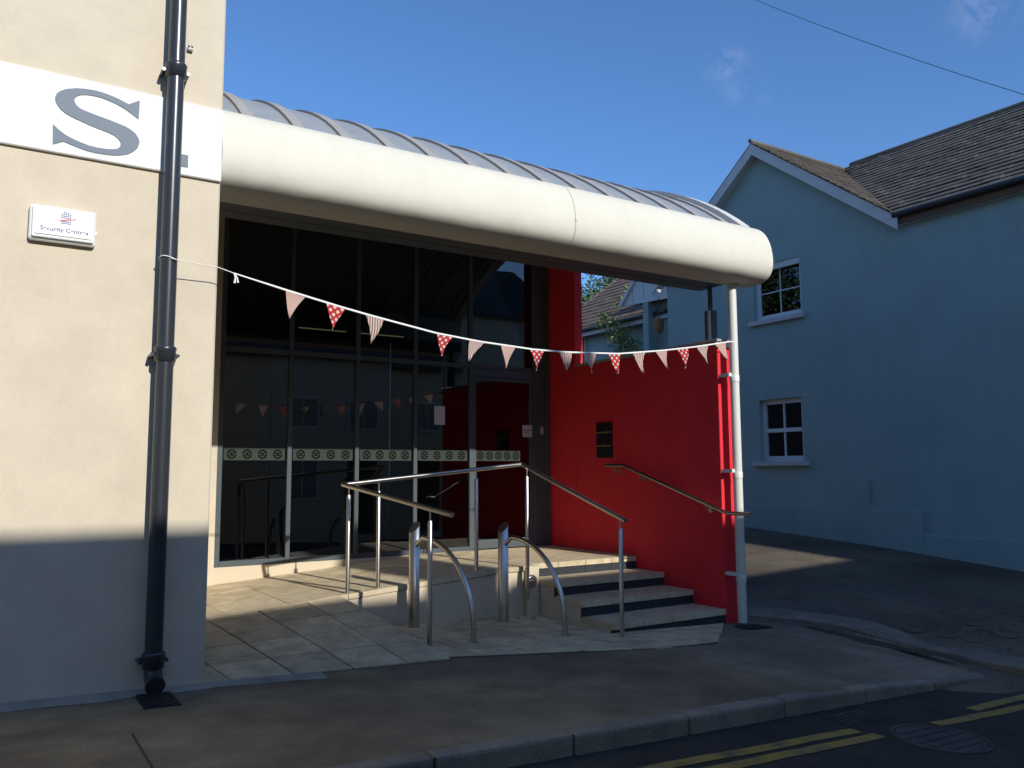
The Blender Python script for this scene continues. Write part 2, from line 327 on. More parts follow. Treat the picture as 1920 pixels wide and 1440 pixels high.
def clip(poly, planes):
    """keep the part of a plan polygon where a*x+b*y>=c for every (a,b,c)"""
    for a, b, c in planes:
        out = []
        for k in range(len(poly)):
            p, q = poly[k], poly[(k + 1) % len(poly)]
            dp, dq = a * p[0] + b * p[1] - c, a * q[0] + b * q[1] - c
            if dp >= 0: out.append(p)
            if (dp < 0) != (dq < 0):
                t = dp / (dp - dq); out.append((p[0] + (q[0] - p[0]) * t, p[1] + (q[1] - p[1]) * t))
        poly = out
        if len(poly) < 3: return []
    # drop near-duplicate corners
    r = []
    for p in poly:
        if not r or math.hypot(p[0] - r[-1][0], p[1] - r[-1][1]) > 0.008: r.append(p)
    if len(r) > 2 and math.hypot(r[0][0] - r[-1][0], r[0][1] - r[-1][1]) < 0.008: r.pop()
    area = abs(sum(r[k][0] * r[(k + 1) % len(r)][1] - r[(k + 1) % len(r)][0] * r[k][1] for k in range(len(r)))) / 2 if len(r) > 2 else 0
    return r if area > 0.004 else []

def flat_text(body, size, name, material, parent, xf, bold=0.0, align='CENTER'):
    cu = bpy.data.curves.new(name, 'FONT'); cu.body = body; cu.size = size; cu.space_character = 1.04; cu.align_x = align; cu.offset = bold; cu.extrude = 0.0006
    ob = bpy.data.objects.new(name, cu); COL.objects.link(ob)
    dg = bpy.context.evaluated_depsgraph_get(); me = bpy.data.meshes.new_from_object(ob.evaluated_get(dg))
    bpy.data.objects.remove(ob); me.transform(xf); me.name = name
    me.materials.clear(); me.materials.append(M[material])
    return link(bpy.data.objects.new(name, me), parent)

# ------------------------------------------------------------------ levels
XC, YF = 1.44, 6.31            # corner and face of the cream building
YG = 10.22                     # glass screen
XR = 7.23                      # left face of the red wall
def gz(x, y=0): return -0.037 * (min(x, 9.0) - 1.44)                    # pavement falls to the right
def rampz(x, y=9): return min(0.196 + 0.077 * (x - 2.33), 0.408)        # ramp along the glass
Y0, Y1 = 6.38, 8.14
def frontz(x, y):                                                       # tiled slope from pavement to ramp
    t = min(max((y - Y0) / (Y1 - Y0), 0), 1); return gz(x) * (1 - t) + rampz(x) * t
ZL = [(3, -.37), (4.2, -.30), (5.5, -.28), (6.6, -.25), (8, -.13), (11, .12), (20, .7), (40, 1.6)]
ZR = [(3, -.42), (4.2, -.2), (6.03, .109), (8.16, .286), (11.03, .462), (20, .95), (40, 1.8)]
def drivez(x, y):
    t = min(max((x - 7.5) / 4.8, 0), 1.3); return lerp_table(y, ZL) * (1 - t) + lerp_table(y, ZR) * t

def sheet(name, m, xs, ys, zf, clipx=None):
    mb = MB(); nx, ny = len(xs), len(ys)
    for j, y in enumerate(ys):
        for i, x in enumerate(xs): mb.v.append((x, y, zf(x, y)))
    for j in range(ny - 1):
        for i in range(nx - 1):
            mb.f.append((j * nx + i, j * nx + i + 1, (j + 1) * nx + i + 1, (j + 1) * nx + i)); mb.sm.append(True)
    return mb.build(name, m)
def rng(a, b, n): return [a + (b - a) * k / (n - 1) for k in range(n)]

# ------------------------------------------------------------------ ground, road, driveway, pavement
struct(box('ground', 'asphalt', -400, 400, -400, 400, -2.2, -1.2))
roadz = lambda x, y: gz(x) - 0.125 - 0.012 * (4.2 - y) * (1 if y < 4.2 else 0)
road = struct(sheet('road', 'asphalt', rng(-40, 9, 30) + rng(10, 60, 20), rng(-2.4, 4.35, 10), roadz))
def drz(x, y):
    z = drivez(x, y)
    if y < 4.3: z = min(z, roadz(x, y) + 0.004 + max(0, y - 3.6) * 0.1)
    return z - 0.02
driveway = struct(sheet('driveway', 'drive', rng(6.9, 13.3, 60), rng(3.55, 20, 110), drz))
# pavement: right boundary follows the old concrete edging
EDGE_IN = [(3.9, 7.95), (4.26, 7.9), (4.68, 7.86), (5.1, 7.9), (5.5, 8.07), (6.07, 8.14), (6.54, 8.0), (6.97, 7.7), (7.3, 7.35)]
EDGE_OUT = [(3.9, 8.62), (4.23, 8.5), (4.5, 8.37), (4.87, 8.12), (5.34, 8.39), (5.81, 8.53), (6.28, 8.43), (6.75, 8.30), (7.15, 7.95), (7.5, 7.40)]
mb = MB(); rows = rng(4.16, 8.3, 36); cols = 60
def pavx(y): return lerp_table(y, EDGE_IN) if y < 7.3 else 7.35
for y in rows:
    xr = pavx(y)
    for i in range(cols):
        x = -8 + (xr + 8) * (i / (cols - 1)) ** 0.75
        drop = 0.0
        if y < 5.0 and x > 5.6: drop = min((x - 5.6) / 1.4, 1) * min((5.0 - y) / 0.75, 1) * 0.078
        mb.v.append((x, y, gz(x) - 0.012 - drop))
for j in range(len(rows) - 1):
    for i in range(cols - 1):
        mb.f.append((j * cols + i, j * cols + i + 1, (j + 1) * cols + i + 1, (j + 1) * cols + i)); mb.sm.append(True)
pavement = struct(mb.build('pavement', 'concrete'))
# expansion joints in the concrete
for xj in (0.83,):
    y_a, y_b = 4.27, 5.9 if xj > 2 else 5.35
    j = MB().quad([(xj - .006, y_a, gz(xj) - .0085), (xj + .006, y_a, gz(xj) - .0085), (xj + .006, y_b, gz(xj) - .0085), (xj - .006, y_b, gz(xj) - .0085)])
    j.build('expansion_joint', 'mortar', pavement)
fl = MB()
for k in range(40):
    xa, xb = -8 + 10.3 * k / 40, -8 + 10.3 * (k + 1) / 40
    wa, wb = [.10 + .035 * math.sin(3.1 * q) + .02 * math.sin(11 * q) for q in (xa, xb)]
    fl.quad([(xa, YF - wa, gz(xa) - .009), (xb, YF - wb, gz(xb) - .009), (xb, YF + .001, gz(xb) + .018), (xa, YF + .001, gz(xa) + .018)])
fl.build('mortar_fillet', 'fillet', pavement)
# kerb stones
kx = -6.2; kn = 0
while kx < 8.6:
    ln = 0.93 if kx < 6.0 else 1.15
    x1 = kx + ln - 0.010
    yj = 4.16 - 0.012 * max(kx - 1.7, 0)
    yk = 4.16 - 0.012 * max(x1 - 1.7, 0)
    d0 = 0.07 * min(max((kx - 5.6) / 1.4, 0), 1) + 0.03 * min(max(kx - 7.0, 0), 1); d1 = 0.07 * min(max((x1 - 5.6) / 1.4, 0), 1) + 0.03 * min(max(x1 - 7.0, 0), 1)
    jit = random.uniform(-.006, .006)
    b = MB().hexa([(kx, yj + jit), (x1, yk + jit), (x1, yk + 0.15), (kx, yj + 0.15)], [-.6, -.6, -.6, -.6],
                  [gz(kx) - d0 - .004 + jit * .5, gz(x1) - d1 - .004 + jit * .5, gz(x1) - d1 - .008, gz(kx) - d0 - .008])
    b.build('kerb_stone', 'kerb', pavement, bevel=0.022, seg=2)
    kx += ln
# curved concrete edging strip between pavement and driveway
ed = MB(); ne = 30
for k in range(ne):
    y = 3.9 + (7.3 - 3.9) * k / (ne - 1)
    a, b_ = lerp_table(y, EDGE_IN) + 0.01 + random.uniform(-.02, .02), lerp_table(y, EDGE_OUT) + random.uniform(-.02, .02)
    if b_ < a + .12: b_ = a + .12
    za = max(gz(a), drivez(a, y)) - 0.004; zb = max(gz(b_) - .01, drivez(b_, y)) + 0.004
    if y < 4.4: za -= .03; zb -= .03
    ed.v += [(a, y, za - .08), (a, y, za), (a + .03, y, za + .012), (b_ - .03, y, zb + .012), (b_, y, zb), (b_, y, zb - .12)]
for k in range(ne - 1):
    for j in range(5):
        ed.f.append((k * 6 + j, k * 6 + j + 1, k * 6 + 7 + j, k * 6 + 6 + j)); ed.sm.append(False)
struct(ed.build('concrete_edging', 'edging'))
# cracked strip with moss along the edging
ck = MB()
CR = [(6.6, 7.93), (6.2, 7.9), (5.9, 7.86), (5.65, 7.84), (5.4, 7.74), (5.1, 7.72), (4.8, 7.68), (4.55, 7.66), (4.35, 7.74)]
for k, (y, x) in enumerate(CR):
    w = (.02, .05, .09, .13, .2, .17, .12, .1, .03)[k]; x += random.uniform(-.03, .03)
    ck.v += [(x - w / 2, y, gz(x) - .006), (x + w / 2 + .03, y + .02, gz(x) - .005)]
for k in range(len(CR) - 1): ck.f.append((2 * k, 2 * k + 1, 2 * k + 3, 2 * k + 2)); ck.sm.append(False)
ck.build('crack', 'soil', pavement)
wd = MB()
for k in range(170):
    y = random.uniform(4.6, 6.2); x = lerp_table(-y, [(-a, b) for a, b in CR]) + random.gauss(0, .06); z = gz(x) - .004
    a = random.uniform(0, 6.28); h = random.uniform(.012, .04); w = .006
    dx, dy = math.cos(a), math.sin(a)
    wd.quad([(x - w * dx, y - w * dy, z), (x + w * dx, y + w * dy, z), (x + dy * h * .6, y + dx * h * .6, z + h)])
stuff(tag(wd.build('weeds', 'leaf'), 'low weeds and moss sprouting along the cracked pavement edge', 'weeds'))
# broken slabs and crumbs of old concrete showing through the driveway
rnd9 = random.Random(12)
for k in range(26):
    x = rnd9.gauss(9.35, .45); y = rnd9.gauss(5.0, .33); s_ = rnd9.uniform(.05, .15); a = rnd9.uniform(0, 6.28)
    if x < lerp_table(y, EDGE_OUT) + s_ + .03: continue
    pts = []
    for q in range(6):
        rr = s_ * rnd9.uniform(.65, 1.15); t_ = a + q * math.pi / 3 + rnd9.uniform(-.25, .25); pts.append((x + rr * math.cos(t_), y + rr * math.sin(t_)))
    MB().hexa(pts, lambda X, Y: drz(X, Y) - .05, lambda X, Y: drz(X, Y) + .010 + .006 * math.sin(9 * X)).build('broken_slab', 'drive', driveway, bevel=.006)
rb = MB()
for k in range(700):
    x = rnd9.gauss(9.3, .7); y = rnd9.gauss(5.1, .5); s_ = rnd9.uniform(.004, .012)
    if x < lerp_table(y, EDGE_OUT) + .03: continue
    z = drz(x, y); a = rnd9.uniform(0, 6.28)
    rb.hexa([(x + s_ * math.cos(a + q), y + s_ * math.sin(a + q)) for q in (0, 1.4, 3.0, 4.6)], z - .01, z + s_ * rnd9.uniform(.4, .8))
stuff(tag(rb.build('grit', 'drive'), 'loose grit scattered on the driveway beside the old concrete edging', 'grit'))

# double yellow lines
def yline(pts, w):
    mb = MB()
    for x, y in pts:
        e = random.uniform(-.008, .008)
        mb.v += [(x, y - w / 2 + e, roadz(x, y) + .004), (x, y + w / 2 + e, roadz(x, y) + .004)]
    for k in range(len(pts) - 1): mb.f.append((2 * k, 2 * k + 2, 2 * k + 3, 2 * k + 1)); mb.sm.append(False)
    return mb.build('yellow_line', 'yellow', road)
def yl1(x): return lerp_table(x, [(1.5, 3.80), (3.6, 3.735), (5.1, 3.68), (6.4, 3.61), (7.3, 3.63), (9, 3.66)])
def yl2(x): return lerp_table(x, [(1.5, 3.64), (3.6, 3.575), (5.1, 3.53), (6.9, 3.46), (9, 3.5)])
yline([(x, yl1(x)) for x in rng(-6, 5.13, 60)], .10)
yline([(x, yl1(x)) for x in rng(6.45, 9, 20)], .10)
yline([(x, yl2(x)) for x in rng(-6, 5.18, 60)], .10)
yline([(x, yl2(x)) for x in rng(5.80, 9, 20)], .10)
# manhole cover and gully
mh = thing('manhole_cover', 'round worn metal manhole cover in the dark road by the yellow lines', 'manhole cover', (5.5, 3.30, roadz(5.5, 3.3)))
def disc(mb, cx, cy, r0, r1, z0, z1, n=36):
    i = len(mb.v)
    for k in range(n):
        a = 2 * math.pi * k / n
        for r, z in ((r1, z0), (r1, z1), (r0, z1), (r0, z0)):
            mb.v.append((cx + r * math.cos(a), cy + r * math.sin(a), z - 0.037 * (r * math.cos(a)) + .012 * r * math.sin(a)))
    for k in range(n):
        k2 = (k + 1) % n
        for j in range(3): mb.f.append((i + k * 4 + j, i + k2 * 4 + j, i + k2 * 4 + j + 1, i + k * 4 + j + 1)); mb.sm.append(False)
    return mb
zr = roadz(5.5, 3.3)
disc(MB(), 5.5, 3.3, .285, .315, zr - .02, zr + .007).build('ring', 'iron', mh)
disc(MB(), 5.5, 3.3, 0.0, .278, zr - .02, zr + .005).build('lid', 'iron', mh)
for k in range(5):
    y = 3.3 - .18 + .09 * k; h = math.sqrt(.25 ** 2 - (y - 3.3) ** 2)
    MB().hexa([(5.5 - h, y - .012), (5.5 + h, y - .012), (5.5 + h, y + .012), (5.5 - h, y + .012)], lambda x, y_: roadz(x, y_), lambda x, y_: roadz(x, y_) + .010).build('tread_bar', 'iron', mh)
gl = thing('gully_grate', 'small slotted road gully grate beside the kerb', 'drain grate', (5.38, 3.86, roadz(5.38, 3.86)))
MB().hexa([(5.16, 3.74), (5.62, 3.74), (5.62, 4.0), (5.16, 4.0)], lambda x, y: roadz(x, y) - .03, lambda x, y: roadz(x, y) + .003).build('frame', 'grate', gl)
for k in range(6):
    y = 3.765 + .04 * k
    MB().hexa([(5.18, y), (5.60, y), (5.60, y + .02), (5.18, y + .02)], lambda x, y_: roadz(x, y_), lambda x, y_: roadz(x, y_) + .010).build('bar', 'iron', gl)

# ------------------------------------------------------------------ cream building (left)
cb = thing('cream_building', 'cream rendered building at the left with a white lettered band', 'building', (-3, 6.31, 0))
wl = MB().box(-9, XC, YF, 15, -0.8, 9.5).build('wall', 'cream', cb, bevel=0.012)
band = MB().box(-9, XC - .002, YF - .03, YF + .02, 3.685, 4.245).build('sign_band', 'band', cb, bevel=0.006)
S_OUT = [(0.852,4.178),(0.779,4.132),(0.732,4.149),(0.683,4.164),(0.624,4.175),(0.567,4.181),(0.501,4.177),(0.445,4.167),(0.386,4.147),(0.351,4.125),(0.327,4.1),(0.319,4.071),(0.322,4.045),(0.335,4.019),(0.357,3.992),(0.39,3.97),(0.436,3.951),(0.488,3.936),(0.54,3.921),(0.597,3.907),(0.655,3.895),(0.694,3.882),(0.724,3.861),(0.74,3.836),(0.738,3.811),(0.722,3.791),(0.694,3.78),(0.651,3.773),(0.598,3.77),(0.542,3.774),(0.485,3.787),(0.434,3.802),(0.392,3.82),(0.354,3.844),(0.314,3.877),(0.32,3.736),(0.383,3.77),(0.427,3.758),(0.473,3.746),(0.52,3.735),(0.577,3.73),(0.633,3.731),(0.691,3.735),(0.739,3.745),(0.787,3.763),(0.825,3.791),(0.851,3.824),(0.862,3.865),(0.853,3.897),(0.832,3.926),(0.799,3.949),(0.759,3.965),(0.715,3.975),(0.661,3.987),(0.603,3.998),(0.551,4.008),(0.498,4.02),(0.47,4.03),(0.448,4.049),(0.436,4.073),(0.437,4.092),(0.452,4.112),(0.475,4.126),(0.512,4.136),(0.559,4.139),(0.607,4.137),(0.655,4.127),(0.704,4.114),(0.759,4.091),(0.804,4.065),(0.849,4.038)]
def letter(name, pts, y0, y1, m, parent):
    bm = bmesh.new(); vs = [bm.verts.new((x, y0, z)) for x, z in pts]; f = bm.faces.new(vs)
    r = bmesh.ops.extrude_face_region(bm, geom=[f])
    for e in r['geom']:
        if isinstance(e, bmesh.types.BMVert): e.co.y = y1
    bmesh.ops.recalc_face_normals(bm, faces=bm.faces)
    bmesh.ops.triangulate(bm, faces=[f_ for f_ in bm.faces if len(f_.verts) > 4], ngon_method='EAR_CLIP')
    me = bpy.data.meshes.new(name); bm.to_mesh(me); bm.free(); me.materials.append(M[m])
    return link(bpy.data.objects.new(name, me), parent)
letter('letter_s', S_OUT, YF - .026, YF - .036, 'letter', band)
letter('full_stop', [(1.075, 3.835), (1.195, 3.840), (1.197, 3.748), (1.077, 3.743)], YF - .026, YF - .036, 'letter', band)
# returned corner lines the glazed recess: jamb wall at the glass line
box('jamb_wall', 'cream', XC + .004, 2.39, YG - .03, YG + .3, -.5, 5.2, cb)

# bell box
bx = thing('alarm_box', 'white alarm bell box with printed logo on the cream wall', 'alarm box', (.41, YF, 3.05))
MB().box(.205, .608, YF - .055, YF + .0, 3.055, 3.30).build('back_case', 'box_white', bx, bevel=.02, seg=3)
MB().box(.222, .594, YF - .075, YF - .05, 3.072, 3.285).build('front_cover', 'box_white', bx, bevel=.010, seg=2)
fc = MB().box(.240, .580, YF - .083, YF - .07, 3.092, 3.272).build('name_panel', 'box_white', bx, bevel=.004)
def wall_xf(x, z, y): return Matrix(((1, 0, 0, x), (0, 0, -1, y), (0, 1, 0, z), (0, 0, 0, 1)))
flat_text('Security Centres', .0405, 'lettering', 'navy', fc, wall_xf(.415, 3.122, YF - .0835), bold=0.0011)
lg = MB()
for r_ in range(7):
    for c_ in range(5):
        x = .389 + c_ * .0125; z = 3.178 + r_ * .0125
        if r_ == 6 and c_ in (0, 4): continue
        if r_ == 2: continue
        lg.box(x + .0012, x + .0118, YF - .0845, YF - .082, z + .001, z + .0085)
lg.build('portcullis_mark', 'navy', fc)
MB().extr([(.352, 3.196), (.40, 3.207), (.455, 3.216), (.488, 3.229), (.470, 3.213), (.42, 3.202)], 1, YF - .0855, YF - .082).build('slash_mark', 'redprint', fc)
MB().box(.606, .614, YF - .04, YF - .01, 3.14, 3.17).build('tamper_tab', 'box_white', bx, bevel=.002)

# little wall sensor
sn = thing('wall_sensor', 'tiny pale bracket fixed high on the cream wall beside the drainpipe', 'bracket', (1.18, YF, 4.66))
box('clip_body', 'sill', 1.165, 1.205, YF - .035, YF, 4.655, 4.685, sn, bevel=.004)
box('clip_tab', 'sill', 1.168, 1.18, YF - .05, YF - .03, 4.68, 4.70, sn)
box('clip_tab', 'sill', 1.19, 1.202, YF - .05, YF - .03, 4.68, 4.70, sn)

# black drainpipe
PX, PY, PR = 1.075, YF - .115, .058
dp = thing('drainpipe', 'black cast iron drainpipe on the cream wall', 'drainpipe', (PX, PY, 0))
MB().tube([(PX, PY, .26), (PX, PY, 9.4)], PR, 24).build('pipe', 'pipe_black', dp)
for zc in (.235, 2.33, 4.42, 6.5):
    col = MB().tube([(PX, PY, zc - .05), (PX, PY, zc - .045), (PX, PY, zc + .03), (PX, PY, zc + .045), (PX, PY, zc + .06)], [PR + .004, PR + .014, PR + .014, PR + .02, PR + .008], 24).build('collar', 'pipe_black', dp)
    for sx in (-1, 1):
        MB().tube([(PX + sx * .05, PY + .06, zc), (PX + sx * .088, PY + .06, zc)], .02, 10).build('ear', 'pipe_black', col)
        MB().tube([(PX + sx * .084, PY - .01, zc - .002), (PX + sx * .084, YF + .01, zc - .002)], .013, 10).build('bolt', 'pipe_black', col)
MB().tube([(PX, PY, .27), (PX, PY, .19), (PX, PY - .02, .14), (PX, PY - .07, .105), (PX, PY - .11, .09)], [PR, PR, PR + .002, PR + .004, PR + .006], 24).build('shoe', 'pipe_black', dp)
MB().tube([(PX + .065 * math.cos(a), PY + .065 * math.sin(a), 3.02 + .01 * math.sin(2 * a)) for a in rng(0, 6.2, 20)], .004, 6).build('twine', 'cotton', dp)
# its gully grating
gg = thing('drain_grating', 'black rectangular drain grating set in the pavement below the black drainpipe', 'drain grating', (1.1, 6.06, 0))
gq = [(.975, 5.87), (1.205, 5.87), (1.2, 6.25), (.975, 6.25)]
MB().hexa(gq, lambda x, y: gz(x) - .03, lambda x, y: gz(x) - .004).build('frame', 'grate', gg)
for k in range(11):
    y = 5.885 + .033 * k
    MB().hexa([(.985, y), (1.193, y), (1.193, y + .017), (.985, y + .017)], lambda x, y_: gz(x) - .01, lambda x, y_: gz(x) + .003).build('bar', 'grate', gg)

# ------------------------------------------------------------------ paving flags (slope, ramp, platform, recess)
ramp_planes_r = None
# right edge of the tiled slope runs slightly skew: (3.475, 6.38) -> (3.16, 8.14)
SK = (3.475 - 3.16) / (8.14 - 6.38)
def edge_r(y): return 3.475 - SK * (y - 6.38)
slope = MB()
for i_ in range(12):
    for j_ in range(8):
        ya, yb = Y0 + (Y1 - Y0) * j_ / 8, Y0 + (Y1 - Y0) * (j_ + 1) / 8
        q_ = [(XC + (edge_r(y_) - XC) * (i_ + k_) / 12, y_) for k_, y_ in ((0, ya), (1, ya), (1, yb), (0, yb))]
        slope.quad([(x_, y_, frontz(x_, y_) - .010) for x_, y_ in q_])
slope.quad([(edge_r(Y0), Y0, -.6), (edge_r(Y1), Y1, -.6), (edge_r(Y1), Y1, frontz(edge_r(Y1), Y1) - .01), (edge_r(Y0), Y0, frontz(edge_r(Y0), Y0) - .01)])
ramp_base = struct(slope.build('entrance_slope', 'mortar'))
def tile(poly, zf, parent, m='paver', lift=0.0, th=.05, gap=.005):
    if len(poly) < 3: return
    cx = sum(p[0] for p in poly) / len(poly); cy = sum(p[1] for p in poly) / len(poly)
    q = []
    for p in poly:
        d = math.hypot(p[0] - cx, p[1] - cy); k = max(0, 1 - gap * 1.3 / d); q.append((cx + (p[0] - cx) * k, cy + (p[1] - cy) * k))
    tl = random.uniform(-.0015, .0015)
    return MB().hexa(q, lambda x, y: zf(x, y) - th, lambda x, y: zf(x, y) + lift + tl).build('paving_flag', m, parent)
for r_ in range(4):
    ya, yb = Y0 + (Y1 - Y0) * r_ / 4, Y0 + (Y1 - Y0) * (r_ + 1) / 4
    for c_ in range(-1, 5):
        sk = lambda x, y: x - .155 * (y - Y0)
        xa, xb = 1.645 + .475 * (c_ - 1), 1.645 + .475 * c_
        poly = [(sk(xa, ya), ya), (sk(xb, ya), ya), (sk(xb, yb), yb), (sk(xa, yb), yb)]
        if c_ == 4: poly = [(sk(xa, ya), ya), (edge_r(ya), ya), (edge_r(yb), yb), (sk(xa, yb), yb)]
        poly = clip(poly, [(1, 0, XC + .004), (-1, -SK, -(3.475 + SK * 6.38))])
        tile(poly, frontz, ramp_base, gap=.009)
# ramp body along the glass up to the door platform
ramp = MB()
xs = [XC, 2.33, 3.16, 4.0, 5.083, 5.58]
ramp.hexa([(XC, Y1 + .004), (5.083, Y1 + .03), (5.083, YG), (XC, YG)], -.6, lambda x, y: rampz(x) - .06)
ramp.hexa([(5.087, Y1 + .03), (5.56, Y1 + .03), (5.56, YG), (5.087, YG)], -.6, .35)
ramp.hexa([(5.5605, 8.335), (XR - .003, 8.335), (XR - .003, YG), (5.5605, YG)], -.6, .35)
ramp_o = struct(ramp.build('entrance_ramp', 'cream2'))
x = XC + .006
k = 0
while x < XR - .02:
    x2 = min(x + .60, XR - .006)
    if x < 5.5 < x2 + .1: x2 = 5.566
    if XR - x2 < .15: x2 = XR - .006
    for ya, yb in ((Y1 + .004, 8.84), (8.84, 9.53), (9.53, YG - .035)):
        yf = ya
        if ya < 8.5 and x > 5.5: yf = 8.302
        poly = [(x, yf), (x2, yf), (x2, yb), (x, yb)]
        cx0, cx1 = x, x2
        zf = (lambda X, Y: rampz(X))
        tile(poly, zf, ramp_o, m='paver' if ya > 8.5 else 'nosing', th=.052, gap=.004)
    x = x2; k += 1
# rendered upstand below the glass
MB().hexa([(2.39, YG - .03), (5.80, YG - .03), (5.80, YG + .15), (2.39, YG + .15)], -.3, .398).build('upstand', 'cream2', ramp_o)

# recess paving in front of ramp wall and steps
def flatz(x, y): return gz(x)
bed = MB().hexa([(3.47, 6.45), (5.4, 6.0), (6.2, 5.95), (7.15, 6.76), (7.2, 8.16), (3.16, 8.16)], lambda x, y: gz(x) - .2, lambda x, y: gz(x) - .0065)
bed = struct(bed.build('paving_bed', 'mortar'))
fx, fy = 5.4 - 3.47, 6.0 - 6.47
for i in range(-1, 10):
    for j in range(-1, 6):
        xa, xb = 3.3 + .47 * i, 3.3 + .47 * (i + 1); ya, yb = 5.72 + .47 * j, 5.72 + .47 * (j + 1)
        sk = lambda X, Y: X - .10 * (Y - 6.4)
        poly = [(sk(xa, ya), ya), (sk(xb, ya), ya), (sk(xb, yb), yb), (sk(xa, yb), yb)]
        poly = clip(poly, [(1, SK, 3.475 + SK * 6.38 + .01), (0, -1, -8.165), (0, 1, 5.98), (-1, 0, -7.19), (-.81, .95, .621), (-fy, fx, -fy * 3.47 + fx * 6.47)])
        if poly and not (all(5.62 < p[0] for p in poly) and all(p[1] > 6.85 for p in poly)):
            tile(poly, flatz, bed, gap=.008, th=.03)

# ------------------------------------------------------------------ steps
SX0, SX1 = 5.57, XR - .004
steps = thing('entrance_steps', 'pale stone entrance steps with dark risers beside the red wall', 'steps', (6.4, 7.3, -.2))
SY = [8.30, 7.785, 7.29, 6.787]; SZ = [.408, .252, .097, -.062]
for k in range(4):
    yb = SY[k - 1] + .02 if k else 8.312
    z = SZ[k]; y = SY[k]
    if k:
        core = MB().box(SX0 + .008, SX1, y + .03, SY[k - 1] + .03, -.7, z - .062).build('step_core', 'cream2', steps)
    n = 4; w = (SX1 - SX0 - .0) / n
    for j in range(n):
        xa, xb = SX0 + w * j, SX0 + w * (j + 1) - .005
        off = .22 * (k % 2)
        if k == 0:
            MB().box(xa, xb, y - .014, y - .002, z - .062, z + .001).build('nosing', 'nosing', steps, bevel=.004)
        else:
            MB().box(xa, xb, y - .012, SY[k - 1] + .025, z - .062, z).build('tread', 'nosing', steps, bevel=.004)
        zb = SZ[k + 1] if k < 3 else gz(xa) - .03
        MB().box(xa + .0, xb, y + .004, y + .026, zb - .02, z - .0625).build('riser', 'riser', steps)
# little rendered block where the ramp wall meets the steps
box('end_block', 'cream2', 5.40, SX0 - .003, 8.10, 8.165, -.3, .404, steps, bevel=.006)

# ------------------------------------------------------------------ red wall
rw = thing('red_wall', 'tall bright red rendered side wall of the entrance', 'wall', (7.4, 8.5, -.2))
MB().box(XR, XR + .30, 6.80, 9.553, -.6, 3.00).build('low_wall', 'red', rw, bevel=.006)
box('added_dark_back', 'steel_dark', XR + .302, XR + .322, 6.82, 9.553, -.6, 2.99, rw)  # unseen dark sheet added to keep red out of the house window reflections
MB().box(XR, XR + .14, 9.556, YG + .02, -.4, 5.33).build('high_panel', 'red', rw, bevel=.004)
MB().box(XR - .025, XR + .325, 6.775, 9.545, 3.004, 3.035).build('coping', 'rib', rw, bevel=.003)
ip = thing('letter_plate', 'black wall panel with two yellow slots on the red wall', 'letter plate', (XR, 8.9, 1.68))
box('back_plate', 'black', XR - .018, XR, 8.735, 9.07, 1.68, 2.165, ip, bevel=.003)
for z in (1.835, 2.02):
    box('slot', 'brass', XR - .024, XR - .016, 8.75, 9.055, z, z + .014, ip)
MB().tube([(XR - .022, 8.9, 1.875), (XR - .016, 8.9, 1.875)], .006, 10).build('lock', 'steel', ip)

# ------------------------------------------------------------------ glazed screen
gs = thing('glazed_screen', 'dark glazed entrance screen with grey mullions and printed band', 'glazed screen', (4.8, YG, .4))
MX = [2.42, 3.26, 4.15, 4.99, 5.86, 6.94, 7.20]
ZT, ZB, ZTOP = 3.00, .40, 5.36
def mull(x, w=.055, z0=ZB, z1=ZTOP): return box('mullion', 'frame', x - w / 2, x + w / 2, YG - .03, YG + .06, z0, z1, gs, bevel=.003)
mull(2.42, .06)
for x in MX[1:5]: mull(x)
mull(6.955, .06); mull(7.195, .05)
for a, b_ in zip(MX[:6], MX[1:]):
    box('transom', 'frame', a + .031, b_ - .031, YG - .025, YG + .05, ZT - .03, ZT + .03, gs)
for a, b_ in zip(MX[:4], MX[1:5]):
    box('sill_frame', 'frame', a + .031, b_ - .031, YG - .034, YG + .05, ZB, ZB + .065, gs)
BZ0, BZ1 = 1.652, 1.800
def emblem_mesh():
    mb = MB()
    def arc(cx, cz, r0, r1, a0, a1, n=14):
        i = len(mb.v)
        for k in range(n + 1):
            a = R(a0 + (a1 - a0) * k / n)
            mb.v.append((cx + r0 * math.cos(a), 0, cz + r0 * math.sin(a))); mb.v.append((cx + r1 * math.cos(a), 0, cz + r1 * math.sin(a)))
        for k in range(n):
            mb.f.append((i + 2 * k, i + 2 * k + 1, i + 2 * k + 3, i + 2 * k + 2)); mb.sm.append(False)
    arc(0, 0, .039, .058, 5, 175); arc(0, 0, .039, .058, 185, 355)
    arc(.0165, 0, .0075, .0225, 38, 322); arc(-.0165, 0, .0075, .0225, -142, 142)
    me = bpy.data.meshes.new('emblem'); me.from_pydata(mb.v, [], mb.f); me.materials.append(M['emblem']); return me
EM = emblem_mesh()
def pane(a, b_, z0, z1, parent, bandx=None, name='pane', n=4, d=.0):
    p = MB().box(a, b_, YG + .002 + d, YG + .014 + d, z0, z1).build(name, 'glass', parent)
    if bandx:
        bd = box('film_band', 'frost', bandx[0], bandx[1], YG - .0005 + d, YG + .0012 + d, BZ0, BZ1, p)
        for k in range(n):
            o = bpy.data.objects.new('emblem', EM); w = (bandx[1] - bandx[0])
            o.location = (bandx[0] + w * (k + .5) / n, YG - .0013 + d, (BZ0 + BZ1) / 2); COL.objects.link(o); o.parent = p
    return p
for a, b_ in zip(MX[:4], MX[1:5]):
    pane(a + .034, b_ - .034, ZB + .066, ZT - .031, gs, (a + .05, b_ - .05))
for a, b_ in zip(MX[:5], MX[1:6]):
    pane(a + .034, b_ - .034, ZT + .031, ZTOP - .03, gs)
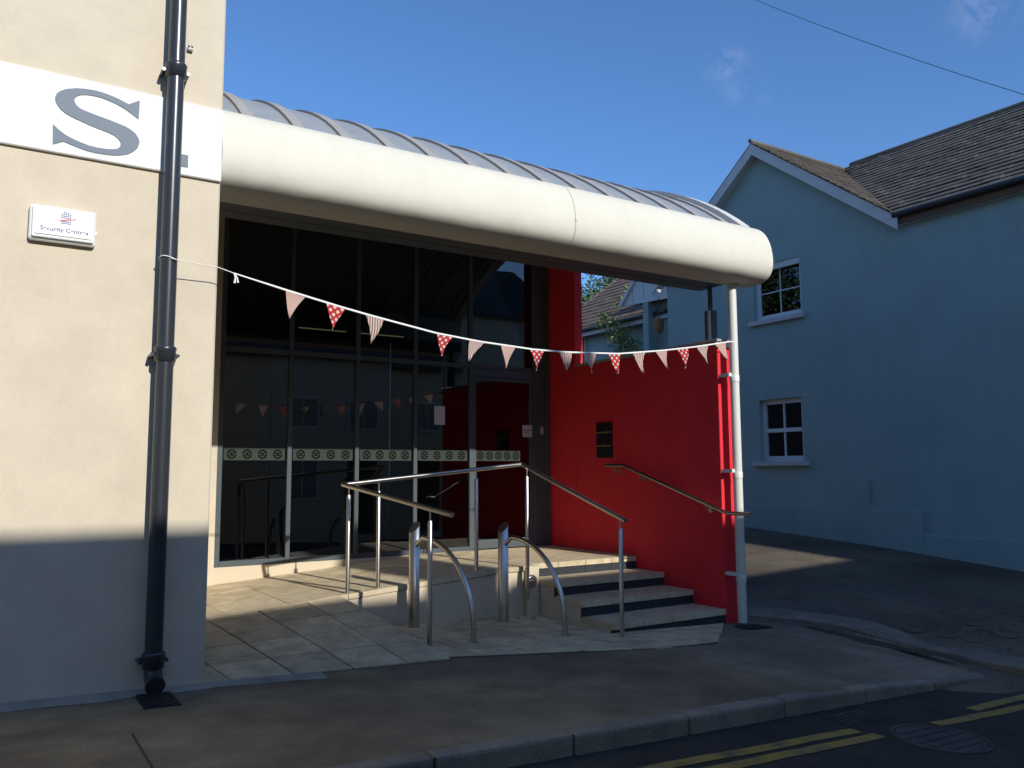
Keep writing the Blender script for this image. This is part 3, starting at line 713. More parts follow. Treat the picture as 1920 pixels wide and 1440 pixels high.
box('side_panel', 'steel_dark', 6.99, 7.168, YG - .01, YG + .03, ZB, ZTOP - .04, gs)
for a, b_ in zip(MX[:6], MX[1:]):
    box('head_frame', 'frame', a + .031, b_ - .031, YG - .02, YG + .05, ZTOP - .03, ZTOP + .03, gs)
# door leaf
dr = box('door', 'frame', 5.895, 6.918, YG - .012, YG + .03, .418, .545, gs, bevel=.003)
for x0, x1, z0, z1 in ((5.895, 5.945, .546, 2.80), (6.868, 6.918, .546, 2.80), (5.895, 6.918, 2.801, 2.86)):
    box('door_stile', 'frame', x0, x1, YG - .012, YG + .03, z0, z1, dr)
pane(5.946, 6.867, .546, 2.80, dr, (5.95, 6.70), 'door_glass', 5)
box('door_head', 'steel_dark', 5.89, 6.922, YG - .02, YG + .04, 2.865, 2.965, gs)
pt = box('paper_notice', 'paper', 6.735, 6.905, YG - .016, YG - .014, 2.005, 2.18, dr)
flat_text('Automatic\nDoor', .034, 'notice_lettering', 'greyprint', dr, wall_xf(6.82, 2.095, YG - .0165), bold=.0006)
tag_sheet = box('paper_sheet', 'paper', 5.285, 5.45, YG - .004, YG - .002, 2.15, 2.41, gs)
box('entry_button', 'sill', 7.055, 7.10, YG - .03, YG - .012, 2.05, 2.165, gs, bevel=.003)

# interior
room = MB()
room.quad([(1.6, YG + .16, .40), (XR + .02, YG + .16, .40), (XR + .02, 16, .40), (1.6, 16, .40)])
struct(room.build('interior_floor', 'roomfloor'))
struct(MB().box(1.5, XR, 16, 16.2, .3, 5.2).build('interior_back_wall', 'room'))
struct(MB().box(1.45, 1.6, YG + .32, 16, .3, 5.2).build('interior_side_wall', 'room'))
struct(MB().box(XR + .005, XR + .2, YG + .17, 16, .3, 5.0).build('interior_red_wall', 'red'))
tag(box('added_dark_screen', 'steel_dark', XR + .205, XR + .225, 10.3, 16.2, -.4, 5.0), 'thin dark sheet added outside the red lobby wall to keep red out of window reflections', 'wall')  # added sheet, out of view, covers the lobby's red from the reflecting windows
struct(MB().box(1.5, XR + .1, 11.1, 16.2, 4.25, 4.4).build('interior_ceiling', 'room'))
for i, xa in enumerate((4.26, 5.31)):
    lt = thing('strip_light', ('yellowish strip light hanging inside, nearer the cream wall', 'yellowish strip light hanging inside, nearer the red wall')[i], 'strip light', (xa + .4, 13, 3.84), 'strip lights inside the lobby')
    box('tube', 'lamp', xa, xa + .80, 12.985, 13.015, 3.825, 3.84, lt)
    box('housing', 'steel_dark', xa - .02, xa + .82, 12.97, 13.03, 3.841, 3.90, lt)
    for q in (.1, .7): box('rod', 'steel_dark', xa + q, xa + q + .01, 12.995, 13.005, 3.90, 4.25, lt)
dk = thing('reception_desk', 'dim reception counter inside behind the glass', 'desk', (3.4, 13, .4))
box('front_panel', 'room', 2.4, 4.6, 13.0, 13.05, .41, 1.45, dk); box('counter_top', 'frame', 2.3, 4.7, 12.9, 13.6, 1.452, 1.50, dk)

# ------------------------------------------------------------------ canopy
cp = thing('canopy', 'barrel canopy with rounded cream fascia and ribbed grey glazed roof', 'canopy', (4.5, 6.7, 3.6))
XE = 7.65
prof = [(6.72, 4.405), (6.61, 4.388), (6.51, 4.352), (6.43, 4.298), (6.368, 4.225), (6.322, 4.13), (6.295, 4.02), (6.285, 3.915), (6.296, 3.825), (6.33, 3.755), (6.385, 3.712), (6.46, 3.682), (6.56, 3.672), (6.68, 3.675), (6.80, 3.69), (6.80, 3.80), (6.74, 4.1), (6.74, 4.37)]
def bez(pr, it=2):
    for _ in range(it):
        o = []
        for k in range(len(pr)):
            p, q = pr[k], pr[(k + 1) % len(pr)]
            o += [(p[0] * .75 + q[0] * .25, p[1] * .75 + q[1] * .25), (p[0] * .25 + q[0] * .75, p[1] * .25 + q[1] * .75)]
        pr = o
    return pr
prs = bez(prof, 2)
MB().extr(prs, 0, XC + .002, 4.785, True).build('fascia', 'fascia', cp)
MB().extr(prs, 0, 4.791, XE, True).build('fascia', 'fascia', cp)
MB().extr([(y * .996 + .026, z * .996 + .016) for y, z in prs], 0, 4.70, 4.87, True).build('fascia_joint_sleeve', 'steel_dark', cp)
for x in (4.775, 4.802): MB().tube([(x, 6.283, 3.93), (x, 6.30, 3.93)], .005, 8).build('rivet', 'rib', cp)
# eaves beam behind the fascia
box('eaves_beam', 'steel_dark', XC + .005, XE - .25, 7.02, 7.22, 3.70, 3.86, cp, bevel=.004)
box('soffit_strip', 'steel_dark', XC + .005, XE - .25, 6.79, 7.02, 3.705, 3.72, cp)
# vault
VC, VR, VZ = 9.60, 4.50, 5.44          # crown line, radius, crown height
def vz(y, off=0.0):
    return (VZ - VR) + math.sqrt((VR + off) ** 2 - (y - VC) ** 2)
def arcpts(y0, y1, n, off=0.0):
    a0 = math.atan2(y0 - VC, vz(y0) - (VZ - VR)); a1 = math.atan2(y1 - VC, vz(y1) - (VZ - VR))
    return [(VC + (VR + off) * math.sin(a), (VZ - VR) + (VR + off) * math.cos(a)) for a in rng(a0, a1, n)]
YV0, YV1 = 6.66, 12.4
ribx = [1.74 + .4335 * k for k in range(14)]
def rib(x0, x1, o0, o1, m, name='rib'):
    a, b_ = arcpts(YV0, YV1, 30, o0), arcpts(YV0, YV1, 30, o1)
    mb = MB(); n = len(a)
    for (ya, za), (yb, zb) in zip(a, b_): mb.v += [(x0, ya, za), (x1, ya, za), (x1, yb, zb), (x0, yb, zb)]
    for k in range(n - 1):
        for j in range(4):
            mb.f.append((4 * k + j, 4 * k + (j + 1) % 4, 4 * k + 4 + (j + 1) % 4, 4 * k + 4 + j)); mb.sm.append(False)
    mb.f += [(0, 1, 2, 3), (4 * n - 4, 4 * n - 3, 4 * n - 2, 4 * n - 1)]; mb.sm += [False, False]
    return mb.build(name, m, cp)
for x in ribx: rib(x - .05, x + .05, -.05, .030, 'rib')
rib(XE - .16, XE, -.08, .075, 'trim', 'end_arch')
xs_ = [XC + .01] + ribx + [XE - .16]
for a, b_ in zip(xs_, xs_[1:]):
    if b_ - a < .1: continue
    rib(a + (.051 if a > XC + .1 else 0), b_ - (.051 if b_ < XE - .2 else 0), -.006, .006, 'pane_roof', 'roof_panel')
for x in ribx:
    MB().tube([(x + .09, 6.68, vz(6.68) - .03), (x + .09, 6.66, vz(6.68) + .035)], .012, 8).build('bolt', 'steel_dark', cp)
# steel post carrying the canopy on the red wall
ps = thing('canopy_post', 'dark steel post standing on the red wall under the canopy beam', 'post', (7.3, 7.1, 3.035))
MB().tube([(7.315, 6.97, 3.04), (7.315, 6.97, 3.40)], .075, 20).build('sleeve', 'steel_dark', ps)
MB().tube([(7.315, 6.97, 3.40), (7.315, 6.97, 3.70)], .028, 14).build('shaft', 'steel_dark', ps)
# white downpipe
WX, WY = 7.345, 6.655
wp = thing('downpipe', 'slim off-white downpipe at the end of the red wall', 'downpipe', (WX, WY, -.2))
zs = [-.205, .31, 1.47, 2.58, 3.70]
for k in range(4):
    MB().tube([(WX, WY, zs[k] + .002), (WX, WY, zs[k + 1] - .002)], .052, 22).build('pipe_length', 'pipe_white', wp)
for z in zs[1:4]:
    MB().tube([(WX, WY, z - .06), (WX, WY, z + .012), (WX, WY, z + .016)], [.057, .057, .053], 22).build('socket', 'pipe_white', wp)
for z in (.335, 1.495, 2.60):
    br = box('bracket', 'pipe_white', WX - .10, WX - .05, WY - .008, 6.80, z - .02, z + .02, wp)
box('bracket', 'pipe_white', WX - .18, WX + .15, 6.755, 6.772, 2.94, 2.985, wp)
MB().tube([(WX, WY, 3.64), (WX, WY, 3.70)], [.058, .062], 22).build('outlet', 'pipe_white', wp)
g2 = thing('drain_grating', 'black rectangular drain grating set in the pavement below the white downpipe', 'drain grating', (7.35, 6.5, -.21))
MB().hexa([(7.14, 6.36), (7.50, 6.36), (7.50, 6.60), (7.14, 6.60)], lambda x, y: gz(x) - .05, lambda x, y: gz(x) - .004).build('frame', 'grate', g2)
for k in range(7):
    y = 6.37 + .033 * k
    MB().hexa([(7.15, y), (7.49, y), (7.49, y + .017), (7.15, y + .017)], lambda x, y_: gz(x) - .02, lambda x, y_: gz(x) + .003).build('bar', 'grate', g2)

# ------------------------------------------------------------------ railings
RC, RR = (3.20, 8.22, 1.375), (5.42, 8.24, 1.585)
rl = thing('railing', 'stainless steel railing running round the ramp edge and down the steps', 'railing', (4.3, 8.1, 0))
MB().tube([RC, RR], .024, 16).build('handrail', 'steel', rl)
FE = (3.60, 6.60, 1.115); SE = (5.52, 6.49, 1.0)
MB().tube([RC, FE], .024, 16).build('handrail', 'steel', rl)
MB().tube([RR, SE], .024, 16).build('handrail', 'steel', rl)
for p in (RC, RR):
    mb = MB()
    for k in range(7):
        a0 = math.pi * k / 6 - math.pi / 2
    mb.tube([(p[0], p[1], p[2] - .0245), (p[0], p[1], p[2] - .018), (p[0], p[1], p[2]), (p[0], p[1], p[2] + .018), (p[0], p[1], p[2] + .0245)], [.004, .018, .0245, .018, .004], 14).build('elbow', 'steel', rl)
def on(a, b_, t): return tuple(a[i] + (b_[i] - a[i]) * t for i in range(3))
def post(x, y, z0, zt, r=.0225):
    p = MB().tube([(x, y, z0), (x, y, zt - .115), (x, y, zt - .105)], [r, r, r * .75], 16).build('post', 'steel', rl)
    MB().tube([(x, y, zt - .106), (x, y, zt - .02)], .0085, 10).build('pin', 'steel', p)
    return p
post(3.26, 8.215, -.1, 1.375); post(3.60, 8.225 - .0, gz(3.6), 1.41); post(4.80, 8.233 - .0, gz(4.8), 1.525)
p5 = post(5.37, 8.05, .05, 1.55)
MB().tube([(5.37, 8.05, 1.53), (5.40, 8.19, 1.572)], .009, 8).build('pin_arm', 'steel', p5)
MB().tube([(5.37, 8.05, .24), (5.455, 8.06, .24), (5.455, 8.09, .24)], .018, 14).build('stub', 'steel', p5)
MB().tube([(5.455, 8.078, .24), (5.455, 8.086, .24), (5.455, 8.098, .24)], [.055, .072, .075], 28).build('flange', 'steel', p5)
post(on(RC, FE, .82)[0], on(RC, FE, .82)[1], gz(3.6) - .01, on(RC, FE, .82)[2])
t6 = .955
post(on(RR, SE, t6)[0], on(RR, SE, t6)[1], gz(5.5) - .01, on(RR, SE, t6)[2])
# handrail on the red wall
wr = thing('wall_handrail', 'stainless steel handrail fixed to the red wall above the steps', 'handrail', (XR, 7.5, 1.3))
XH = XR - .075
wp_ = [(XH, 8.79, 1.573), (XH, 8.43, 1.570), (XH, 8.40, 1.562), (XH, 6.70, 1.03), (XH, 6.66, 1.020), (XH, 6.33, 1.020)]
MB().tube(wp_, .022, 16).build('rail', 'steel', wr)
for y, z in ((8.62, 1.57), (8.12, 1.475), (6.98, 1.118)):
    bk = MB().tube([(XH, y, z - .02), (XH, y, z - .06), (XH + .02, y, z - .075), (XR, y, z - .075)], .007, 8).build('bracket', 'steel', wr)
    MB().tube([(XR - .006, y, z - .075), (XR, y, z - .075)], .035, 18).build('rosette', 'steel', bk)

# ------------------------------------------------------------------ bike stands
def rack(bx_, by_, fx_, fy_, label):
    z0 = gz(bx_)
    t = thing('bike_stand', label, 'bike stand', (bx_, by_, z0), 'bike stands in the recess')
    mb = MB(); n = 28; r = .057
    for k in range(n):
        a = 2 * math.pi * k / n; mb.v.append((bx_ + r * math.cos(a), by_ + r * math.sin(a), z0 - .02))
    for k in range(n):
        a = 2 * math.pi * k / n; mb.v.append((bx_ + r * math.cos(a), by_ + r * math.sin(a), z0 + 1.02 + .050 * math.cos(a) + .020 * math.sin(a)))
    for k in range(n): mb.f.append((k, (k + 1) % n, n + (k + 1) % n, n + k)); mb.sm.append(True)
    mb.f.append(tuple(range(n, 2 * n))); mb.sm.append(False)
    mb.build('bollard', 'steel', t)
    dx, dy = fx_ - bx_, fy_ - by_
    H = .845
    pts = [(bx_ + dx * .03, by_ + dy * .03, z0 + .83)]
    for k in range(19):
        a = math.pi / 2 * k / 18; u = .16 + .84 * math.sin(a)
        pts.append((bx_ + dx * u, by_ + dy * u, z0 + .10 + (H - .03) * math.cos(a) ** .95 if k < 18 else z0 + .10))
    pts.append((fx_, fy_, gz(fx_) - .01))
    MB().tube(pts, .0265, 16).build('hoop', 'steel', t)
    MB().tube([(fx_, fy_, gz(fx_) - .005), (fx_, fy_, gz(fx_) + .006)], .05, 20).build('foot_plate', 'steel', t)
rack(3.875, 7.93, 4.007, 6.927, 'stainless bike stand with arched hoop nearer the cream wall')
rack(4.93, 7.87, 5.03, 6.874, 'stainless bike stand with arched hoop nearer the steps')
# fallen leaves
for i, (x, y) in enumerate(((4.35, 7.45), (5.05, 8.05), (5.2, 7.98), (5.34, 7.9), (4.95, 8.1))):
    mb = MB(); a = random.uniform(0, 6.28); s_ = random.uniform(.025, .04); z = gz(x) + .004
    pts = []
    for q, rr in ((0, 1.2), (.7, .6), (1.57, .45), (2.4, .6), (3.14, 1.0), (3.9, .6), (4.71, .45), (5.5, .6)):
        pts.append((x + s_ * rr * math.cos(a + q), y + s_ * rr * math.sin(a + q), z + .012 * abs(math.sin(q))))
    lb = ('orange dry leaf lying alone between the two bike stands', 'dry brown leaf at the foot of the ramp wall, right of the second bike stand', 'dry brown leaf against the wall below the disc flange', 'dry brown leaf nearest the steps on the recess paving', 'dry brown leaf just behind the second bike stand')[i]
    o = mb.quad(pts).build('fallen_leaf', 'dead'); tag(o, lb, 'leaf', 'leaves blown into the recess')

# ------------------------------------------------------------------ bunting
bt = thing('bunting', 'string of red and pink triangular bunting hung from drainpipe to downpipe', 'bunting', (4, 6.3, 2.6))
STR = [(1.075,6.118,3.012),(1.128,6.124,3.003),(1.408,6.145,2.992),(1.518,6.154,2.966),(1.937,6.186,2.888),(2.381,6.22,2.812),(2.665,6.241,2.769),(3.278,6.288,2.687),(3.725,6.323,2.656),(4.332,6.369,2.637),(4.726,6.399,2.644),(5.44,6.454,2.687),(6.071,6.502,2.772),(6.584,6.542,2.855),(7.193,6.588,2.968),(7.30,6.6,2.985)]
MB().tube(STR[:4], .0035, 6).build('string', 'cotton', bt)
MB().tube(STR[3:], [.005] + [.0085] * 11 + [.005], 8, flat=.35).build('tape', 'cotton', bt)
MB().tube([(1.52, 6.15, 2.965), (1.53, 6.145, 2.93), (1.525, 6.145, 2.89)], [.004, .006, .010], 6).build('tassel', 'cotton', bt)
MB().tube([(1.525, 6.15, 2.965), (1.545, 6.15, 2.93), (1.55, 6.145, 2.895)], [.004, .005, .008], 6).build('tassel', 'cotton', bt)
FL = [((1.92,6.184,2.886),(2.076,6.196,2.853),(1.946,6.186,2.669),'plain'),((2.253,6.21,2.832),(2.418,6.223,2.800),(2.293,6.213,2.613),'dotted'),((2.597,6.236,2.775),(2.763,6.249,2.752),(2.654,6.241,2.539),'striped'),((3.278,6.288,2.683),(3.442,6.301,2.672),(3.311,6.291,2.49),'dotted'),((3.61,6.314,2.660),(3.777,6.327,2.649),(3.604,6.313,2.466),'striped'),((3.955,6.34,2.645),(4.125,6.353,2.640),(4.032,6.346,2.44),'plain'),((4.294,6.366,2.636),(4.467,6.379,2.635),(4.387,6.373,2.445),'dotted'),((4.645,6.393,2.644),(4.814,6.406,2.645),(4.743,6.401,2.46),'striped'),((4.96,6.417,2.652),(5.13,6.43,2.660),(5.041,6.423,2.459),'plain'),((5.298,6.443,2.675),(5.47,6.456,2.689),(5.404,6.451,2.478),'dotted'),((5.646,6.47,2.710),(5.827,6.484,2.732),(5.765,6.479,2.502),'striped'),((5.98,6.495,2.756),(6.162,6.509,2.784),(6.18,6.511,2.588),'plain'),((6.322,6.522,2.809),(6.504,6.536,2.838),(6.469,6.533,2.614),'dotted'),((6.637,6.546,2.860),(6.836,6.561,2.895),(6.799,6.558,2.686),'striped'),((6.966,6.571,2.921),(7.145,6.585,2.955),(7.125,6.583,2.747),'plain')]
for A, B, C, kind in FL:
    A, B, C = Vector(A), Vector(B), Vector(C); n = 8
    me = bpy.data.meshes.new('flag'); vs = []; fs = []; uv = []
    ph = random.uniform(0, 6.28); am = random.uniform(.010, .022); c1 = random.uniform(-.05, .03)
    idx = {}
    for i in range(n + 1):
        t = i / n; wdt = (1 - t) ** 1.12
        L_, R_ = A.lerp(C, t), B.lerp(C, t)
        mid = (A + B) / 2
        for j in range(n + 1 - i if False else 5):
            s_ = j / 4
            p = L_.lerp(R_, s_)
            ctr = L_.lerp(R_, .5); p = ctr + (p - ctr) * (wdt / max(1 - t, 1e-6) if t < 1 else 1)
            p = p + Vector((0, 1, 0)) * (am * math.sin(ph + 3.2 * s_ + 2.4 * t) * t + c1 * t * t) + Vector((.012 * math.sin(ph) * math.sin(t * 3.1), 0, 0))
            vs.append(p); uv.append(((s_ - .5) * (1 - t) * (B - A).length + .3, -t * .21 + .5))
    for i in range(n):
        for j in range(4):
            a = i * 5 + j; fs.append((a, a + 1, a + 6, a + 5))
    me.from_pydata([tuple(v) for v in vs], [], fs); ul = me.uv_layers.new(name='UVMap')
    for lp in me.loops: ul.data[lp.index].uv = uv[lp.vertex_index]
    me.polygons.foreach_set('use_smooth', [True] * len(fs)); me.materials.append(M['flag_' + kind])
    link(bpy.data.objects.new('flag', me), bt)

# ------------------------------------------------------------------ blue house
XB = 12.30
bh = thing('blue_house', 'blue painted two storey house with gabled tiled roof', 'house', (XB, 8, 0))
def wall_yz(name, m, x, t, ys, zs, holes, parent):
    """wall facing -X at x, thickness t, with rectangular holes (y0,y1,z0,z1)"""
    Y = sorted(set([ys[0], ys[1]] + [h[0] for h in holes] + [h[1] for h in holes])); Z = sorted(set([zs[0], zs[1]] + [h[2] for h in holes] + [h[3] for h in holes]))
    mb = MB()
    inside = lambda a, b_: any(h[0] <= a <= h[1] and h[2] <= b_ <= h[3] for h in holes)
    for a, b_ in zip(Y, Y[1:]):
        for c, d in zip(Z, Z[1:]):
            if not inside((a + b_) / 2, (c + d) / 2): mb.quad([(x, a, c), (x, a, d), (x, b_, d), (x, b_, c)])
    for h in holes:
        mb.quad([(x, h[0], h[2]), (x + t, h[0], h[2]), (x + t, h[0], h[3]), (x, h[0], h[3])])
        mb.quad([(x, h[1], h[2]), (x, h[1], h[3]), (x + t, h[1], h[3]), (x + t, h[1], h[2])])
        mb.quad([(x, h[0], h[3]), (x + t, h[0], h[3]), (x + t, h[1], h[3]), (x, h[1], h[3])])
        mb.quad([(x, h[0], h[2]), (x, h[1], h[2]), (x + t, h[1], h[2]), (x + t, h[0], h[2])])
    mb.quad([(x, ys[1], zs[0]), (x, ys[1], zs[1]), (x + 5, ys[1], zs[1]), (x + 5, ys[1], zs[0])])
    mb.quad([(x, ys[0], zs[0]), (x + 5, ys[0], zs[0]), (x + 5, ys[0], zs[1]), (x, ys[0], zs[1])])
    return mb.build(name, m, parent)
HZ = 5.64
W1, W2 = (9.52, 10.60, 4.30, 5.345), (9.60, 10.56, 1.655, 2.80)
EY0 = 4.3
hw = wall_yz('wall', 'blue', XB, .25, (EY0, 12.95), (-.6, HZ), [W1, W2], bh)
GA, GF0, GF1 = (10.37, 7.70), 7.70, 13.04
MB().hexa([(GF0 + .1, HZ - .001), (12.95, HZ - .001), (GA[0], GA[1] - .05)], 0, 1)
gm = MB(); gm.quad([(XB + .001, 7.75, HZ - .001), (XB + .001, GA[0], GA[1] - .06), (XB + .001, 12.95, HZ - .001)]); gm.build('gable', 'blue', bh)
def window(W, x, sash, parent, pcol='upvc'):
    y0, y1, z0, z1 = W; xf = x + .09
    wn_ = box('window', pcol, xf, xf + .06, y0, y0 + .085, z0, z1, parent)
    for a, b_, c, d in ((y1 - .085, y1, z0, z1), (y0 + .085, y1 - .085, z1 - .085, z1), (y0 + .085, y1 - .085, z0, z0 + .10)):
        box('window_frame', pcol, xf, xf + .06, a, b_, c, d, wn_)
    ym = (y0 + y1) / 2; zm = (z0 + z1) / 2
    if sash:
        box('meeting_rail', pcol, xf - .015, xf + .05, y0 + .086, y1 - .086, zm - .035, zm + .035, wn_)
        for zz in ((z0 + .101, zm - .036), (zm + .036, z1 - .086)): box('glazing_bar', pcol, xf + .005, xf + .045, ym - .014, ym + .014, zz[0], zz[1], wn_)
    else:
        box('glazing_bar', pcol, xf + .02, xf + .03, ym - .009, ym + .009, z0 + .101, z1 - .086, wn_)
        box('glazing_bar', pcol, xf + .017, xf + .031, y0 + .086, y1 - .086, zm - .009, zm + .009, wn_)
    for ya, yb in ((y0 + .08, ym), (ym, y1 - .08)):
        for za, zb in ((z0 + .09, zm), (zm, z1 - .08)):
            box('pane', 'glass_win', xf + .034, xf + .038, ya, yb, za, zb, wn_)
    box('blind_room', 'room', xf + .5, xf + .52, y0 - .3, y1 + .3, z0 - .3, z1 + .3, wn_)
    return wn_
w_up = window(W1, XB, False, bh); w_up['label'] = 'upper casement window with thin cross bars'
w_lo = window(W2, XB, True, bh); w_lo['label'] = 'lower sash window with thick white rails'
box('sill', 'sill', XB - .08, XB + .12, 9.45, 10.69, 4.215, 4.298, bh, bevel=.006)
box('sill', 'sill', XB - .08, XB + .12, 9.48, 10.72, 1.575, 1.653, bh, bevel=.006)
box('lintel_board', 'barge', XB + .02, XB + .085, 9.525, 10.595, 5.23, 5.343, bh)
# plinth
box('plinth', 'blue', XB - .035, XB - .001, 7.44, 12.94, -.6, .85, bh, bevel=.006)
box('plinth', 'blue', XB - .035, XB - .001, 4.4, 7.437, -.6, .50, bh, bevel=.006)
MB().tube([(XB - .02, 8.35, .95), (XB - .02, 8.35, 1.35)], .018, 8).build('vent_pipe', 'blue', bh)
# roof covering made of separate tiles laid in courses
def tiled_slope(name, m, o, along, up, la, lu, ca, cu, parent, keep=None):
    """o eave corner, unit vectors along / up the slope, lengths, tile size"""
    o, along, up = Vector(o), Vector(along).normalized(), Vector(up).normalized(); nrm = along.cross(up).normalized()
    if nrm.z < 0: nrm = -nrm
    mb = MB(); rows_ = int(lu / cu) + 1
    for r_ in range(rows_):
        s0 = (r_ % 2) * .5 * ca
        nn = int(la / ca) + 1
        for c_ in range(-1, nn):
            a0 = max(c_ * ca + s0, 0); a1 = min((c_ + 1) * ca + s0 - .006, la)
            if a1 - a0 < .02: continue
            u0 = r_ * cu; u1 = min(u0 + cu * 1.15, lu)
            if keep and not keep(o + along * (a0 + a1) / 2 + up * (u0 + u1) / 2): continue
            j = random.uniform(-.004, .006); th = .018
            lo = nrm * (.026 + j); hi = nrm * (.004 + j)
            P = [o + along * a0 + up * u0, o + along * a1 + up * u0, o + along * a1 + up * u1, o + along * a0 + up * u1]
            T = [P[0] + lo, P[1] + lo, P[2] + hi, P[3] + hi]; Bm = [P[0] + lo - nrm * th, P[1] + lo - nrm * th]
            i = len(mb.v); mb.v += [tuple(v) for v in T + Bm]
            mb.f += [(i, i + 1, i + 2, i + 3), (i + 4, i + 5, i + 1, i), (i + 1, i + 5, i + 2), (i + 4, i, i + 3)]; mb.sm += [False] * 4
    o_ = mb.build(name, m, parent); o_['kind'] = 'stuff'; return o_
# main roof: eave along Y at XB, ridge at XB+2.8
pit = Vector((2.8, 0, 2.15)); sl = pit.length
rf = MB()
rf.quad([(XB - .16, 4.0, HZ - .06), (XB - .16, 7.62, HZ - .06), (XB + 2.8, 10.37 - .02, 7.81), (XB + 2.8, 4.0, 7.81)])
rf.quad([(XB + 2.8, 4.0, 7.81), (XB + 2.8, 14, 7.81), (XB + 5.8, 14, 5.5), (XB + 5.8, 4.0, 5.5)])
# gable cross roof
rf.quad([(XB - .2, 7.50, HZ - .12), (XB - .2, GA[0], GA[1] + .01), (XB + 2.8, GA[0], GA[1] + .01)])
rf.quad([(XB - .2, 13.24, HZ - .12), (XB - .2, GA[0], GA[1] + .01), (XB + 3.2, GA[0], GA[1] + .01), (XB + 3.2, 13.24, HZ - .12)])
roof = rf.build('roof', 'slate', bh)
sg = (GA[1] - HZ) / (GA[0] - GF0)
def main_keep(p):   # valley with the cross gable
    zg = GA[1] - abs(p.y - GA[0]) * sg
    return p.z > zg - .03 or p.y < 7.5
tiled_slope('roof_tiles', 'slate', (XB - .18, 4.0, HZ - .075), (0, 1, 0), pit, 6.4, sl + .16, .30, .17, roof, main_keep)
def gab_keep(p):
    zm = HZ + (p.x - XB) * 2.15 / 2.8
    return p.z > zm - .04
tiled_slope('roof_tiles', 'slate', (XB - .22, 7.47, HZ - .14), (1, 0, 0), (0, GA[0] - 7.47, GA[1] - HZ + .15), 3.0, 3.60, .30, .17, roof, gab_keep)
MB().tube([(XB + 2.8, 4.0, 7.84), (XB + 2.8, 10.3, 7.84)], .07, 10).build('ridge_tile', 'slate', roof)
MB().tube([(XB - .22, GA[0], GA[1] + .05), (XB + 2.8, GA[0], GA[1] + .05)], .04, 10).build('ridge_tile', 'slate', roof)
# bargeboards
def barge(ya, za, yb, zb, x, w=.20, t=.03, parent=bh, name='bargeboard', m='barge'):
    return MB().extr([(ya, za), (yb, zb), (yb, zb - w), (ya, za - w)], 0, x - t, x).build(name, m, parent)
barge(7.50, HZ - .13, GA[0] - .001, GA[1] + .0, XB - .16, .22); barge(GA[0] + .001, GA[1] + .0, 13.24, HZ - .13, XB - .16, .22)
sf = MB(); sf.quad([(XB - .19, 7.6, HZ - .24), (XB, 7.6, HZ - .24), (XB, GA[0], GA[1] - .18), (XB - .19, GA[0], GA[1] - .18)])
sf.quad([(XB - .19, GA[0], GA[1] - .18), (XB, GA[0], GA[1] - .18), (XB, 13.1, HZ - .24), (XB - .19, 13.1, HZ - .24)]); sf.build('soffit', 'barge', bh)
# gutter and fascia along the main eave
MB().tube([(XB - .19, 4.0, HZ - .10), (XB - .19, 7.56, HZ - .10)], .048, 12).build('gutter', 'gutter', bh)
box('eave_board', 'brownwood', XB - .13, XB - .10, 4.0, 7.58, HZ - .25, HZ - .10, bh)
box('soffit', 'barge', XB - .10, XB, 4.0, 7.58, HZ - .25, HZ - .23, bh)

# ------------------------------------------------------------------ annexe behind (seen under the canopy)
XA = 14.5
an = thing('annexe', 'low pale blue annexe with brown tiled roof behind the blue house', 'annexe', (XA, 19, .8))
box('wall', 'blue', XA, XA + 5, 14.9, 24.5, -.2, 5.50, an)
for y0, y1 in ((18.66, 19.6),):
    wnd = box('window', 'brownwood', XA - .02, XA - .003, y0, y1, 4.2, 5.26, an)
    box('window_frame', 'sill', XA - .04, XA - .003, y0 - .06, y0 - .003, 4.1, 5.27, wnd)
ar = MB(); apz = .72
ar.quad([(XA - .3, 14.9, 5.45), (XA - .3, 20.6, 5.45), (XA + 3.2, 20.6, 5.45 + 3.5 * apz), (XA + 3.2, 14.9, 5.45 + 3.5 * apz)])
ar_o = ar.build('roof', 'slate_brown', an)
tiled_slope('roof_tiles', 'slate_brown', (XA - .34, 15.2, 5.42), (0, 1, 0), (3.5, 0, 3.5 * apz), 5.5, 4.3, .40, .30, ar_o)
box('eave_board', 'barge', XA - .33, XA - .30, 14.9, 20.6, 5.27, 5.42, an)
MB().tube([(XA - .39, 14.9, 5.43), (XA - .39, 20.6, 5.43)], .055, 10).build('gutter', 'gutter', an)
MB().extr([(XA - .3, 5.5), (XA + 3.2, 5.5 + 3.5 * apz), (XA + 3.2, 5.40 + 3.5 * apz), (XA - .3, 5.4)], 1, 20.6, 20.66).build('verge', 'slate_brown', an)
# porch gable
pg = thing('porch', 'white boarded porch gable behind the corner of the blue house', 'porch', (13.7, 15, .7))
XPp = 13.9
MB().extr([(16.32, 5.83), (15.55, 6.62), (13.2, 6.62), (13.2, 5.60), (16.32, 5.75)], 0, XPp, XPp + .05).build('gable_board', 'barge', pg)
for k in range(6):
    y = 15.9 - k * .42
    MB().box(XPp - .006, XPp + .0, y - .008, y + .008, 5.80, min(6.6, 5.83 + (16.32 - y) * .95)).build('board_joint', 'rib', pg)
MB().extr([(16.42, 5.76), (15.50, 6.72), (15.50, 6.58), (16.30, 5.74)], 0, XPp - .06, XPp).build('bargeboard', 'barge', pg)
box('post', 'blue', XPp + .02, XPp + .18, 15.35, 15.55, .5, 5.72, pg)
box('back_wall', 'blue', XPp + .35, XPp + .45, 13.0, 15.85, .5, 6.6, pg)
box('porch_ceiling', 'brownwood', XPp + .055, XPp + .345, 13.0, 15.85, 5.74, 5.78, pg)
box('lamp_arm', 'black', XPp - .25, XPp - .01, 14.66, 14.69, 6.02, 6.05, pg)
